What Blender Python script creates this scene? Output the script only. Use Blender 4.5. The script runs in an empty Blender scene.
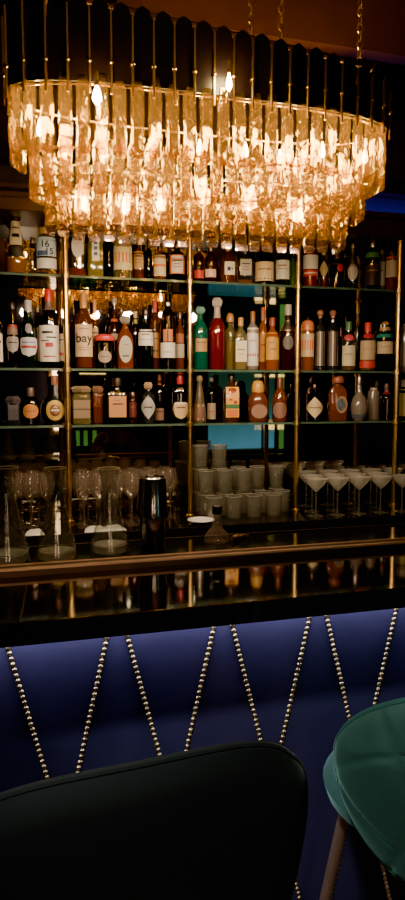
import bpy, bmesh, math, random
from mathutils import Vector, Matrix
random.seed(7)
PI = math.pi
SC = bpy.context.scene
COL = SC.collection

# ------------------------------------------------------------------ camera
W, H, F = 405.0, 900.0, 680.0
CZ = 1.5
PITCH = math.atan(60 / F)
YAW = math.radians(16)
cam_d = bpy.data.cameras.new('camera')
cam = bpy.data.objects.new('camera', cam_d)
COL.objects.link(cam)
cam.location = (0, 0, CZ)
cam.rotation_euler = (PI / 2 - PITCH, 0, -YAW)
cam_d.sensor_fit = 'VERTICAL'
cam_d.sensor_height = 36
cam_d.lens = F / H * 36
cam_d.clip_start = 0.02
SC.camera = cam
RM = cam.rotation_euler.to_matrix()


def ray(px, py):
    return RM @ Vector(((px - W / 2) / F, -(py - H / 2) / F, -1))


def at_y(px, py, Y):
    d = ray(px, py)
    return Vector((0, 0, CZ)) + d * (Y / d.y)


def at_z(px, py, Z):
    d = ray(px, py)
    return Vector((0, 0, CZ)) + d * ((Z - CZ) / d.z)


# ------------------------------------------------------------------ materials
MATS = {}


def nt(name):
    m = bpy.data.materials.new(name)
    m.use_nodes = True
    m.node_tree.nodes.clear()
    N = m.node_tree.nodes
    out = N.new('ShaderNodeOutputMaterial')
    return m, N, m.node_tree.links, out


def noise_bump(N, L, scale, strength, dist=0.01, detail=3, stretch=None):
    tc = N.new('ShaderNodeTexCoord')
    src = tc.outputs['Object']
    if stretch:
        mp = N.new('ShaderNodeMapping')
        mp.inputs['Scale'].default_value = stretch
        mp.inputs['Rotation'].default_value = (0, 0.5, 0)
        L.new(src, mp.inputs[0])
        src = mp.outputs[0]
    nz = N.new('ShaderNodeTexNoise')
    nz.inputs['Scale'].default_value = scale
    nz.inputs['Detail'].default_value = detail
    L.new(src, nz.inputs['Vector'])
    b = N.new('ShaderNodeBump')
    b.inputs['Strength'].default_value = strength
    b.inputs['Distance'].default_value = dist
    L.new(nz.outputs[0], b.inputs['Height'])
    return b, nz


def pbr(key, col, rough=0.5, metal=0.0, var=0.12, vscale=20, bump=0.0, bscale=60, spec=0.5, coat=0.0, sheen=0.0):
    """principled with a procedural colour variation"""
    if key in MATS:
        return MATS[key]
    m, N, L, out = nt(key)
    p = N.new('ShaderNodeBsdfPrincipled')
    p.inputs['Roughness'].default_value = rough
    p.inputs['Metallic'].default_value = metal
    p.inputs['Specular IOR Level'].default_value = spec
    p.inputs['Coat Weight'].default_value = coat
    p.inputs['Sheen Weight'].default_value = sheen
    b, nz = noise_bump(N, L, vscale, bump, 0.004)
    mx = N.new('ShaderNodeMix')
    mx.data_type = 'RGBA'
    mx.inputs['A'].default_value = (*[c * (1 - var) for c in col], 1)
    mx.inputs['B'].default_value = (*[min(1, c * (1 + var)) for c in col], 1)
    L.new(nz.outputs[0], mx.inputs['Factor'])
    L.new(mx.outputs['Result'], p.inputs['Base Color'])
    if bump > 0:
        L.new(b.outputs[0], p.inputs['Normal'])
    L.new(p.outputs[0], out.inputs[0])
    MATS[key] = m
    return m


def glass(key, col, body=0.0, rough=0.03, ior=1.5, bodycol=None):
    """thin tinted glass: transparent + fresnel gloss (+ some diffuse body colour)"""
    if key in MATS:
        return MATS[key]
    m, N, L, out = nt(key)
    tr = N.new('ShaderNodeBsdfTransparent')
    tr.inputs[0].default_value = (*col, 1)
    base = tr
    if body > 0:
        df = N.new('ShaderNodeBsdfDiffuse')
        df.inputs[0].default_value = (*(bodycol or col), 1)
        tl = N.new('ShaderNodeBsdfTranslucent')
        tl.inputs[0].default_value = (*(bodycol or col), 1)
        m0 = N.new('ShaderNodeMixShader')
        m0.inputs[0].default_value = 0.4
        L.new(df.outputs[0], m0.inputs[1])
        L.new(tl.outputs[0], m0.inputs[2])
        mb = N.new('ShaderNodeMixShader')
        mb.inputs[0].default_value = body
        L.new(tr.outputs[0], mb.inputs[1])
        L.new(m0.outputs[0], mb.inputs[2])
        base = mb
    gl = N.new('ShaderNodeBsdfGlossy')
    gl.inputs['Roughness'].default_value = rough
    gl.inputs[0].default_value = (1, 1, 1, 1)
    b, nz = noise_bump(N, L, 30, 0.15, 0.003)
    L.new(b.outputs[0], gl.inputs['Normal'])
    fr = N.new('ShaderNodeFresnel')
    ge = N.new('ShaderNodeNewGeometry')
    mr = N.new('ShaderNodeMapRange')
    mr.inputs['To Min'].default_value = ior
    mr.inputs['To Max'].default_value = 1 / ior
    L.new(ge.outputs['Backfacing'], mr.inputs[0])
    L.new(mr.outputs[0], fr.inputs[0])
    mx = N.new('ShaderNodeMixShader')
    L.new(fr.outputs[0], mx.inputs[0])
    L.new(base.outputs[0], mx.inputs[1])
    L.new(gl.outputs[0], mx.inputs[2])
    L.new(mx.outputs[0], out.inputs[0])
    MATS[key] = m
    return m


def emit(key, col, st, var=0.2, vscale=6):
    if key in MATS:
        return MATS[key]
    m, N, L, out = nt(key)
    e = N.new('ShaderNodeEmission')
    e.inputs[0].default_value = (*col, 1)
    b, nz = noise_bump(N, L, vscale, 0)
    mr = N.new('ShaderNodeMapRange')
    mr.inputs['To Min'].default_value = st * (1 - var)
    mr.inputs['To Max'].default_value = st * (1 + var)
    L.new(nz.outputs[0], mr.inputs[0])
    L.new(mr.outputs[0], e.inputs[1])
    L.new(e.outputs[0], out.inputs[0])
    MATS[key] = m
    return m


def crystal_mat():
    m, N, L, out = nt('amber_crystal')
    b, nz = noise_bump(N, L, 26, 0.7, 0.02, 3, (1.0, 1.0, 0.32))
    tr = N.new('ShaderNodeBsdfTransparent')
    tr.inputs[0].default_value = (0.97, 0.81, 0.48, 1)
    rf = N.new('ShaderNodeBsdfRefraction')
    rf.inputs['IOR'].default_value = 1.35
    rf.inputs['Roughness'].default_value = 0.22
    rf.inputs[0].default_value = (1, 0.80, 0.36, 1)
    gl = N.new('ShaderNodeBsdfGlossy')
    gl.inputs['Roughness'].default_value = 0.12
    gl.inputs[0].default_value = (1, 0.84, 0.48, 1)
    tl = N.new('ShaderNodeBsdfTranslucent')
    tl.inputs[0].default_value = (1, 0.68, 0.28, 1)
    for n in (rf, gl, tl):
        L.new(b.outputs[0], n.inputs['Normal'])
    a = N.new('ShaderNodeMixShader'); a.inputs[0].default_value = 0.45
    L.new(tr.outputs[0], a.inputs[1]); L.new(rf.outputs[0], a.inputs[2])
    c = N.new('ShaderNodeMixShader'); c.inputs[0].default_value = 0.22
    L.new(a.outputs[0], c.inputs[1]); L.new(gl.outputs[0], c.inputs[2])
    d = N.new('ShaderNodeMixShader'); d.inputs[0].default_value = 0.06
    L.new(c.outputs[0], d.inputs[1]); L.new(tl.outputs[0], d.inputs[2])
    L.new(d.outputs[0], out.inputs[0])
    return m


M_CRYSTAL = crystal_mat()
M_BEVEL = glass('dark_reflection_bevel', (0.55, 0.42, 0.36), 0.35, 0.08, 1.6, (0.35, 0.22, 0.20))  # dark tint puts the room's dark reflection into the lowest bar feet
M_BRASS = pbr('brass', (0.80, 0.52, 0.20), 0.28, 1.0, 0.1)
M_OLDBRASS = pbr('aged_brass', (0.55, 0.36, 0.15), 0.35, 1.0, 0.1)
M_SLAT = pbr('dark_strip', (0.012, 0.006, 0.006), 0.35, 0, 0.2)
M_BLACK = pbr('black_lacquer', (0.006, 0.005, 0.006), 0.08, 0, 0.2, spec=0.6)
M_TOP = pbr('polished_dark_stone', (0.010, 0.008, 0.008), 0.06, 0, 0.4, 12, spec=0.9, coat=0.3)
M_DARKWOOD = pbr('dark_wood', (0.02, 0.011, 0.008), 0.35, 0, 0.3)
M_STEEL = pbr('steel', (0.55, 0.52, 0.50), 0.17, 1.0, 0.06)
M_WHITE = pbr('white_china', (0.75, 0.72, 0.66), 0.3, 0, 0.03)
M_CLEAR = glass('clear_glass', (0.90, 0.91, 0.89), 0.03, 0.04, 1.65, (0.7, 0.62, 0.5))
M_STEM = glass('stemware_glass', (0.9, 0.88, 0.85), 0.09, 0.05, 1.9, (0.8, 0.62, 0.5))
M_FROSTY = glass('thick_tumbler_glass', (0.86, 0.86, 0.83), 0.15, 0.08, 1.7, (0.50, 0.47, 0.40))
M_RIM = glass('bright_rim_glass', (0.85, 0.85, 0.83), 0.36, 0.06, 1.9, (0.95, 0.9, 0.78))
M_SHELF = glass('green_shelf_glass', (0.80, 0.90, 0.84), 0.05, 0.03, 1.5, (0.25, 0.5, 0.38))
M_SHELFEDGE = pbr('green_glass_edge', (0.07, 0.11, 0.08), 0.10, 0, 0.6, 14)


# ------------------------------------------------------------------ mesh helpers
def link(name, bm, mats, parent=None, loc=None, smooth=False, kind=None):
    me = bpy.data.meshes.new(name)
    bmesh.ops.recalc_face_normals(bm, faces=bm.faces)
    bm.to_mesh(me)
    bm.free()
    for m in (mats if isinstance(mats, (list, tuple)) else [mats]):
        me.materials.append(m)
    if smooth:
        for p in me.polygons:
            p.use_smooth = True
        try:
            me.set_sharp_from_angle(angle=math.radians(40))
        except Exception:
            pass
    o = bpy.data.objects.new(name, me)
    COL.objects.link(o)
    if parent:
        o.parent = parent
    if loc is not None:
        o.location = loc
    if kind:
        o['kind'] = kind
    return o


def thing(name, label, cat, loc=(0, 0, 0), rz=0, group=None):
    o = bpy.data.objects.new(name, None)
    o.empty_display_size = 0.03
    COL.objects.link(o)
    o.location = loc
    o.rotation_euler = (0, 0, rz)
    return tag(o, label, cat, group)


def tag(o, label, cat, group=None):
    o['label'] = label
    o['category'] = cat
    if group:
        o['group'] = group
    return o


def add_box(bm, x0, x1, y0, y1, z0, z1, mi=0, bev=0.0):
    r = bmesh.ops.create_cube(bm, size=1)
    vs = r['verts']
    for v in vs:
        v.co = Vector((x0 + (v.co.x + .5) * (x1 - x0), y0 + (v.co.y + .5) * (y1 - y0), z0 + (v.co.z + .5) * (z1 - z0)))
    fs = set(f for v in vs for f in v.link_faces)
    if bev > 0:
        es = set(e for v in vs for e in v.link_edges)
        rr = bmesh.ops.bevel(bm, geom=list(es), offset=bev, segments=2, affect='EDGES', profile=0.5)
        fs = set(f for v in vs if v.is_valid for f in v.link_faces) | set(rr['faces'])
    for f in fs:
        if f.is_valid:
            f.material_index = mi
    return vs


def se(th, n, sy):
    """superellipse cross-section direction"""
    c, s = math.cos(th), math.sin(th)
    if n <= 2.01:
        return c, s * sy
    k = (abs(c) ** n + abs(s) ** n) ** (-1 / n)
    return c * k, s * k * sy


def add_lathe(bm, prof, R=1.0, seg=20, n=2, sy=1.0, cx=0, cy=0, cap0=True, cap1=True, mi=0, off=0.0, neckround=None):
    rings = []
    for (r, z) in prof:
        ring = []
        nn = n
        if neckround and r < neckround:
            nn = 2
        for i in range(seg):
            th = 2 * PI * (i + .5) / seg
            x, y = se(th, nn, sy if nn != 2 or n == 2 else 1.0)
            rr = r * R + off
            ring.append(bm.verts.new((cx + x * rr, cy + y * rr, z)))
        rings.append(ring)
    for a, b in zip(rings, rings[1:]):
        for i in range(seg):
            f = bm.faces.new((a[i], a[(i + 1) % seg], b[(i + 1) % seg], b[i]))
            f.material_index = mi
    if cap0:
        bm.faces.new(rings[0][::-1]).material_index = mi
    if cap1:
        bm.faces.new(rings[-1]).material_index = mi


def add_tube(bm, pts, r, seg=8, mi=0, closed=False):
    pts = [Vector(p) for p in pts]
    rings = []
    n = len(pts)
    for i, p in enumerate(pts):
        if closed:
            t = pts[(i + 1) % n] - pts[i - 1]
        else:
            t = pts[min(i + 1, n - 1)] - pts[max(i - 1, 0)]
        t.normalize()
        up = Vector((0, 0, 1)) if abs(t.z) < .9 else Vector((0, 1, 0))
        a = t.cross(up).normalized()
        b = t.cross(a).normalized()
        rr = r[i] if isinstance(r, (list, tuple)) else r
        rings.append([bm.verts.new(p + (a * math.cos(2 * PI * k / seg) + b * math.sin(2 * PI * k / seg)) * rr) for k in range(seg)])
    rng = range(n) if closed else range(n - 1)
    for i in rng:
        A, B = rings[i], rings[(i + 1) % n]
        for k in range(seg):
            bm.faces.new((A[k], A[(k + 1) % seg], B[(k + 1) % seg], B[k])).material_index = mi
    if not closed:
        bm.faces.new(rings[0][::-1]).material_index = mi
        bm.faces.new(rings[-1]).material_index = mi


def add_sphere(bm, c, r, seg=12, rings=8, sz=1.0, mi=0):
    res = bmesh.ops.create_uvsphere(bm, u_segments=seg, v_segments=rings, radius=r)
    for v in res['verts']:
        v.co = Vector((v.co.x + c[0], v.co.y + c[1], v.co.z * sz + c[2]))
        for f in v.link_faces:
            f.material_index = mi


# ------------------------------------------------------------------ key planes
YP = 2.81            # shelf front and brass posts
YM = 2.965           # mirror face
YB = 2.845           # bottle axes
ROW_Z = [at_y(200, 281.5, YP).z, at_y(200, 369.5, YP).z, at_y(200, 423, YP).z]
Z_BACK = at_y(200, 515, 2.80).z      # back counter
XL, XR = -2.6, 4.6
YF = -3.2
ZCEIL = 3.0
COUNTER_Z = at_y(202, 606, 1.26).z
Y_EDGE = 1.26


# ------------------------------------------------------------------ room
def struct(name, box, mat):
    bm = bmesh.new()
    add_box(bm, *box)
    return link(name, bm, mat, kind='structure')


M_WALL = pbr('oxblood_wall', (0.11, 0.038, 0.026), 0.6, 0, 0.25, 3)
M_NAVY = pbr('navy_wall', (0.016, 0.016, 0.05), 0.6, 0, 0.2, 3)
M_CEIL = pbr('dark_red_ceiling', (0.10, 0.034, 0.024), 0.5, 0, 0.2, 4)
struct('floor', (XL, XR, YF, 3.1, -0.1, 0), pbr('floor_tile', (0.02, 0.017, 0.018), 0.4, 0, 0.3))
struct('ceiling', (XL, XR, YF, 3.1, ZCEIL, ZCEIL + .1), M_CEIL)
struct('wall_back', (XL, XR, 2.98, 3.08, 0, ZCEIL), M_WALL)
struct('wall_left', (XL - .1, XL, YF, 3.1, 0, ZCEIL), M_NAVY)
struct('wall_right', (XR, XR + .1, YF, 3.1, 0, ZCEIL), M_NAVY)
struct('wall_front', (XL, XR, YF - .1, YF, 0, ZCEIL), M_NAVY)
# bulkhead above the shelves, with cornice lines
zc0 = at_y(0, 216, YP).z
zc1 = at_y(0, 195, YP).z
bm = bmesh.new()
add_box(bm, XL, XR, 2.70, 2.98, zc0, zc0 + .05, 0, .004)
add_box(bm, XL, XR, 2.74, 2.98, zc0 + .05, zc1, 0)
add_box(bm, XL, XR, 2.70, 2.98, zc1, zc1 + .022, 0, .004)
link('trim_1', bm, pbr('reddish_wood', (0.085, 0.034, 0.020), 0.4, 0, 0.3, 8), kind='structure')
# cove slot above it at the right, where the violet light comes from
struct('trim_2', (XL, XR, 2.80, 2.98, zc1 + .022, zc1 + .11), pbr('cove_board', (0.035, 0.03, 0.09), 0.5))
struct('trim_3', (XL, XR, 2.72, 2.98, zc1 + .11, zc1 + .17), M_DARKWOOD)

zf = at_y(300, 40, 2.16).z
struct('trim_4', (.35, XR, 2.16, 2.22, zf, ZCEIL), M_CEIL)
# x the viewer, seen only as reflections in the bar mirror
def teal():
    m, N, L, out = nt('teal_window_glow')
    tc = N.new('ShaderNodeTexCoord')
    sp_ = N.new('ShaderNodeSeparateXYZ')
    L.new(tc.outputs['Object'], sp_.inputs[0])
    cr = N.new('ShaderNodeValToRGB')
    mr = N.new('ShaderNodeMapRange')
    mr.inputs['From Min'].default_value = .7
    mr.inputs['From Max'].default_value = 2.6
    nz = N.new('ShaderNodeTexNoise')
    nz.inputs['Scale'].default_value = 1.3
    ad = N.new('ShaderNodeMath'); ad.operation = 'MULTIPLY_ADD'
    ad.inputs[1].default_value = .3
    ad.inputs[2].default_value = -.15
    L.new(nz.outputs[0], ad.inputs[0])
    a2 = N.new('ShaderNodeMath'); a2.operation = 'ADD'
    L.new(sp_.outputs['Z'], mr.inputs[0])
    L.new(mr.outputs[0], a2.inputs[0]); L.new(ad.outputs[0], a2.inputs[1])
    L.new(a2.outputs[0], cr.inputs[0])
    el = cr.color_ramp.elements
    el[0].position = 0; el[0].color = (.10, .38, .55, 1)
    el[1].position = 1; el[1].color = (.004, .012, .010, 1)
    e1 = el.new(.17); e1.color = (.06, .26, .32, 1)
    e2 = el.new(.36); e2.color = (.035, .10, .07, 1)
    e = N.new('ShaderNodeEmission')
    e.inputs[1].default_value = 1.1
    L.new(cr.outputs[0], e.inputs[0]); L.new(e.outputs[0], out.inputs[0])
    return m


E_TEAL = teal()
E_YEL = emit('yellow_lamp_glow', (1.0, 0.72, 0.22), 4.0, 0.1)
E_GREEN = emit('green_curtain_glow', (0.16, 0.50, 0.10), .7, 0.4, 8)


def mirror_x(px, Yreal):
    # x of a point on plane Yreal whose reflection in the mirror shows at pixel column px
    return at_y(px, 400, 2 * YM - Yreal).x


def mirror_z(px, py, Yreal):
    return at_y(px, py, 2 * YM - Yreal).z


def room_window(name, strips, y0, y1):
    r = bpy.data.objects.new(name, None)
    COL.objects.link(r)
    r['kind'] = 'structure'
    xs = [mirror_x(s[0], YF + .02) for s in strips] + [mirror_x(s[1], YF + .02) for s in strips]
    bm = bmesh.new()
    z0, z1 = mirror_z(240, y1, YF), mirror_z(240, y0, YF)
    x0, x1 = min(xs) - .06, max(xs) + .06
    add_box(bm, x0, x1, YF, YF + .03, z0 - .06, z0)
    add_box(bm, x0, x1, YF, YF + .03, z1, z1 + .06)
    add_box(bm, x0, x0 + .06, YF, YF + .03, z0, z1)
    add_box(bm, x1 - .06, x1, YF, YF + .03, z0, z1)
    link('window_frame', bm, M_DARKWOOD, r)
    for (a, b, ya, yb, mat) in strips:
        bm = bmesh.new()
        add_box(bm, mirror_x(a, YF), mirror_x(b, YF), YF + .005, YF + .02, mirror_z(240, yb, YF), mirror_z(240, ya, YF))
        link('pane', bm, mat, r)


room_window('window_1', [(208, 261, 300, 452, E_TEAL), (264, 274, 303, 452, E_TEAL), (279, 284, 303, 450, E_GREEN),
                         (254, 261, 371, 377, E_YEL), (264, 274, 371, 377, E_YEL), (278, 284, 371, 377, E_YEL),
                         (254, 261, 425, 430, E_YEL), (264, 274, 425, 430, E_YEL), (278, 284, 425, 430, E_YEL),
                         (254, 261, 296, 303, E_YEL), (264, 274, 296, 303, E_YEL)], 290, 455)
room_window('window_2', [(75, 79, 428, 446, E_GREEN), (83, 87, 428, 444, E_GREEN), (92, 96, 428, 444, E_GREEN),
                         (80, 106, 371, 375, E_YEL)], 366, 450)

# mirror behind the shelves
m, N, L, out = nt('smoked_mirror')
gl = N.new('ShaderNodeBsdfGlossy')
gl.inputs[0].default_value = (0.42, 0.38, 0.34, 1)
gl.inputs['Roughness'].default_value = 0.02
b, nz = noise_bump(N, L, 2, 0.01, 0.002)
L.new(b.outputs[0], gl.inputs['Normal'])
L.new(gl.outputs[0], out.inputs[0])
bm = bmesh.new()
add_box(bm, XL, XR, YM, 2.978, Z_BACK, zc0)
tag(link('mirror', bm, m), 'smoked wall mirror running behind the glass bottle shelves', 'mirror')

# ------------------------------------------------------------------ shelves and posts
names = ['upper glass shelf under the chandelier holding the row of spirit bottles',
         'middle glass shelf holding the tallest row of bottles with red and green caps',
         'lower glass shelf holding squat decanters and round medallion bottles']
for i, z in enumerate(ROW_Z):
    t = thing('glass_shelf', names[i], 'shelf', (0, 0, z), 0, 'glass shelves of the back bar')
    bm = bmesh.new()
    add_box(bm, -1.2, 3.2, YP - .016, YM - .001, -.010, -.0005)
    link('shelf_pane', bm, M_SHELF, t)
    bm = bmesh.new()
    add_box(bm, -1.2, 3.2, YP - .0175, YP - .0162, -.010, -.0005)
    link('polished_edge', bm, M_SHELFEDGE, t)
POSTS = [(67.5, 400, 5.2), (190, 400, 4.6), (297, 400, 5), (396.5, 400, 6)]
plab = ['brass shelf post at the left beside the red-capped bottle', 'brass shelf post between the copper bottle and the teal bottle',
        'brass shelf post left of the orange domed bottle', 'brass shelf post with a ball finial at the far right']
for i, (px, py, wpx) in enumerate(POSTS):
    p = at_y(px, py, YP - .028)
    t = thing('shelf_post', plab[i], 'post', (p.x, p.y, Z_BACK), 0)
    topz = at_y(398, 243, YP - .028).z - Z_BACK
    r = wpx * 3.0 / F / 2
    bm = bmesh.new()
    add_lathe(bm, [(1, 0), (1, topz)], r, 16)
    link('pole', bm, M_BRASS, t, smooth=True)
    bm = bmesh.new()
    add_sphere(bm, (0, 0, topz + .008), .017, 16, 10)
    link('ball_finial', bm, M_BRASS, t, smooth=True)
    bm = bmesh.new()
    add_lathe(bm, [(1.9, 0), (1.9, .006), (1.1, .012)], r, 16)
    link('base_flange', bm, M_BRASS, t, smooth=True)
    for z in ROW_Z:
        bm = bmesh.new()
        zz = z - Z_BACK
        add_lathe(bm, [(1.0, zz - .018), (1.45, zz - .016), (1.45, zz + .004), (1.0, zz + .006)], r, 16, cap0=False, cap1=False)
        add_box(bm, -.004, .004, r * .6, .0285, zz - .016, zz - .0105)
        link('shelf_clamp', bm, M_BRASS, t)

# ------------------------------------------------------------------ bottles
PROF = {
    'spirit': [(.92, 0), (1, .015), (1, .60), (.95, .66), (.72, .72), (.42, .77), (.34, .80), (.33, .96), (.36, 1)],
    'wine': [(.92, 0), (1, .015), (1, .55), (.93, .62), (.62, .69), (.40, .74), (.36, .80), (.34, .96), (.38, 1)],
    'champ': [(.92, 0), (1, .02), (1, .40), (.92, .50), (.70, .62), (.48, .74), (.38, .84), (.36, 1)],
    'squat': [(.92, 0), (1, .02), (1, .58), (.90, .68), (.60, .75), (.36, .79), (.34, 1)],
    'tall': [(.9, 0), (1, .01), (1, .68), (.85, .74), (.45, .80), (.36, .84), (.34, 1)],
    'cone': [(.95, 0), (1, .02), (.96, .20), (.62, .60), (.42, .75), (.36, .85), (.36, 1)],
    'tube': [(.95, 0), (1, .01), (1, .86), (.9, .92), (.55, .945), (.5, 1)],
    'globe': [(.55, 0), (.82, .06), (1, .22), (.98, .36), (.72, .50), (.40, .58), (.30, .63), (.27, 1)],
    'jar': [(.92, 0), (1, .02), (1, .72), (.85, .80), (.6, .84), (.6, 1)],
    'flask': [(.9, 0), (1, .03), (1, .50), (.86, .62), (.50, .74), (.34, .80), (.33, 1)],
}


def prof_r(prof, z):
    for (r0, z0), (r1, z1) in zip(prof, prof[1:]):
        if z0 <= z <= z1 and z1 > z0:
            return r0 + (r1 - r0) * (z - z0) / (z1 - z0)
    return prof[-1][0]


def front(prof, R, Hh, n, sy, u, z, off):
    """point on the front (-y) surface at arc offset u (m), height z (m)"""
    r = prof_r(prof, min(.999, z / Hh)) * R
    if n > 2.5:
        return Vector((u, -(r * sy) - off, z))
    th = u / max(r, 1e-4)
    return Vector((math.sin(th) * (r + off), -math.cos(th) * (r + off) * 1.0, z))


def label_mesh(prof, R, Hh, n, sy, shape, zc, hw, hh, off, marks, paper_mi=0):
    """paper label of the given outline on the bottle's front, printed marks raised 0.2 mm"""
    bm = bmesh.new()

    def P(u, v, o=off):
        return bm.verts.new(front(prof, R, Hh, n, sy, u * hw, zc + v * hh, o))
    if shape in ('rect', 'wrap'):
        nu, nv = 14, 4
        g = [[P(-1 + 2 * i / nu, -1 + 2 * j / nv) for i in range(nu + 1)] for j in range(nv + 1)]
        for j in range(nv):
            for i in range(nu):
                bm.faces.new((g[j][i], g[j][i + 1], g[j + 1][i + 1], g[j + 1][i])).material_index = paper_mi
    else:
        K = 24

        def bound(phi):
            c, s = math.cos(phi), math.sin(phi)
            if shape == 'diamond':
                return 1 / (abs(c) + abs(s))
            if shape == 'shield':
                k = (abs(c) ** 6 + abs(s) ** 6) ** (-1 / 6)
                return k * (1.0 if s > 0 else 1 - .22 * abs(c) * abs(s) * 2)
            if shape == 'band':
                return (abs(c) ** 8 + abs(s) ** 8) ** (-1 / 8)
            return 1.0
        cen = P(0, 0)
        prev = None
        for k in range(1, 4):
            ring = []
            for i in range(K):
                ph = 2 * PI * i / K
                b_ = bound(ph) * k / 3
                ring.append(P(math.cos(ph) * b_, math.sin(ph) * b_))
            for i in range(K):
                j = (i + 1) % K
                f = bm.faces.new((cen, ring[i], ring[j])) if prev is None else bm.faces.new((prev[i], ring[i], ring[j], prev[j]))
                f.material_index = paper_mi
            prev = ring
    for (u0, u1, v0, v1, mi) in marks:
        nu = 6
        a = [P(u0 + (u1 - u0) * i / nu, v0, off + .0004) for i in range(nu + 1)]
        c = [P(u0 + (u1 - u0) * i / nu, v1, off + .0004) for i in range(nu + 1)]
        for i in range(nu):
            bm.faces.new((a[i], a[i + 1], c[i + 1], c[i])).material_index = mi
    return bm


def text_on(parent, txt, size, prof, R, Hh, n, sy, zc, off, mat, u0=0.0, slant=0.0):
    cu = bpy.data.curves.new('printed_text', 'FONT')
    cu.body = txt
    cu.size = size
    cu.align_x = 'CENTER'
    cu.align_y = 'CENTER'
    cu.offset = size * .02
    tmp = bpy.data.objects.new('tmp', cu)
    me = bpy.data.meshes.new_from_object(tmp)
    bpy.data.objects.remove(tmp)
    for v in me.vertices:
        v.co = front(prof, R, Hh, n, sy, v.co.x + u0 + v.co.y * slant, zc + v.co.y, off + .0006)
    me.materials.clear()
    me.materials.append(mat)
    me.name = 'printed_text'
    o = bpy.data.objects.new('printed_text', me)
    COL.objects.link(o)
    o.parent = parent
    return o


def hx(s):
    c = [int(s[i:i + 2], 16) / 255 for i in (0, 2, 4)]
    return tuple(x / 12.92 if x <= .04045 else ((x + .055) / 1.055) ** 2.4 for x in c)


GLASS = {
    'clear': glass('bottle_glass_clear', (0.88, 0.86, 0.82), 0.10, .04, 1.75, (.22, .19, .15)),
    'amber': glass('bottle_glass_amber', (0.72, 0.42, 0.16), 0.35, .05, 1.75, hx('8a4a14')),
    'dark': glass('bottle_glass_dark', (0.08, 0.05, 0.045), 0.5, .05, 1.75, hx('1c1210')),
    'black': glass('bottle_glass_black', (0.02, 0.02, 0.025), 0.8, .05, 1.75, hx('0d0c10')),
    'green': glass('bottle_glass_green', (0.06, 0.16, 0.05), 0.5, .05, 1.75, hx('16301a')),
    'lime': glass('bottle_glass_lime', (0.35, 0.75, 0.15), 0.6, .05, 1.75, hx('7fb53a')),
    'teal': glass('bottle_glass_teal', (0.08, 0.45, 0.36), 0.6, .05, 1.75, hx('187a62')),
    'red': glass('bottle_glass_red', (0.55, 0.03, 0.04), 0.6, .05, 1.75, hx('8e1820')),
    'orange': glass('bottle_glass_orange', (0.8, 0.38, 0.10), 0.7, .06, 1.75, hx('b8601f')),
    'copper': glass('bottle_glass_copper', (0.7, 0.30, 0.14), 0.55, .06, 1.75, hx('9c5030')),
    'olive': glass('bottle_glass_olive', (0.65, 0.60, 0.15), 0.6, .05, 1.75, hx('a8963a')),
    'purple': glass('bottle_glass_purple', (0.10, 0.05, 0.14), 0.7, .05, 1.75, hx('2c1c38')),
    'taupe': glass('bottle_glass_taupe', (0.4, 0.3, 0.2), 0.8, .2, 1.75, hx('7d6a50')),
    'rose': glass('bottle_glass_rose', (0.7, 0.35, 0.25), 0.75, .1, 1.75, hx('8f5240')),
    'pale': glass('bottle_glass_pale', (0.85, 0.80, 0.60), 0.35, .05, 1.75, hx('a99a68')),
    'milk': glass('bottle_glass_milk', (0.8, 0.75, 0.68), 0.7, .15, 1.75, hx('a89a8c')),
    'smoke': glass('bottle_glass_smoke', (0.35, 0.38, 0.40), 0.35, .05, 1.75, hx('454a50')),
    'maroon': glass('bottle_glass_maroon', (0.22, 0.04, 0.03), 0.6, .05, 1.75, hx('4a1814')),
}


def C(hexs, rough=.5, metal=0.0):
    return pbr('paint_' + hexs + ('_metal' if metal else ''), hx(hexs), rough, metal, 0.10, 40)


def liquid(hexs):
    c = hx(hexs)
    return glass('liquid_' + hexs, tuple(min(1, x * 1.1 + .05) for x in c), 0.75, .1, 1.33, c)


INK = {'k': '1d1a1c', 'r': 'a32a20', 'o': 'd9702a', 'g': '3c6a3c', 'b': '4a5c86', 'w': 'd8d0c0', 'y': 'c8a040', 't': '8a6a48'}
LINES = [(-.7, .7, .35, .50, 'k'), (-.5, .5, .0, .08, 't'), (-.6, .6, -.35, -.27, 't')]


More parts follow.
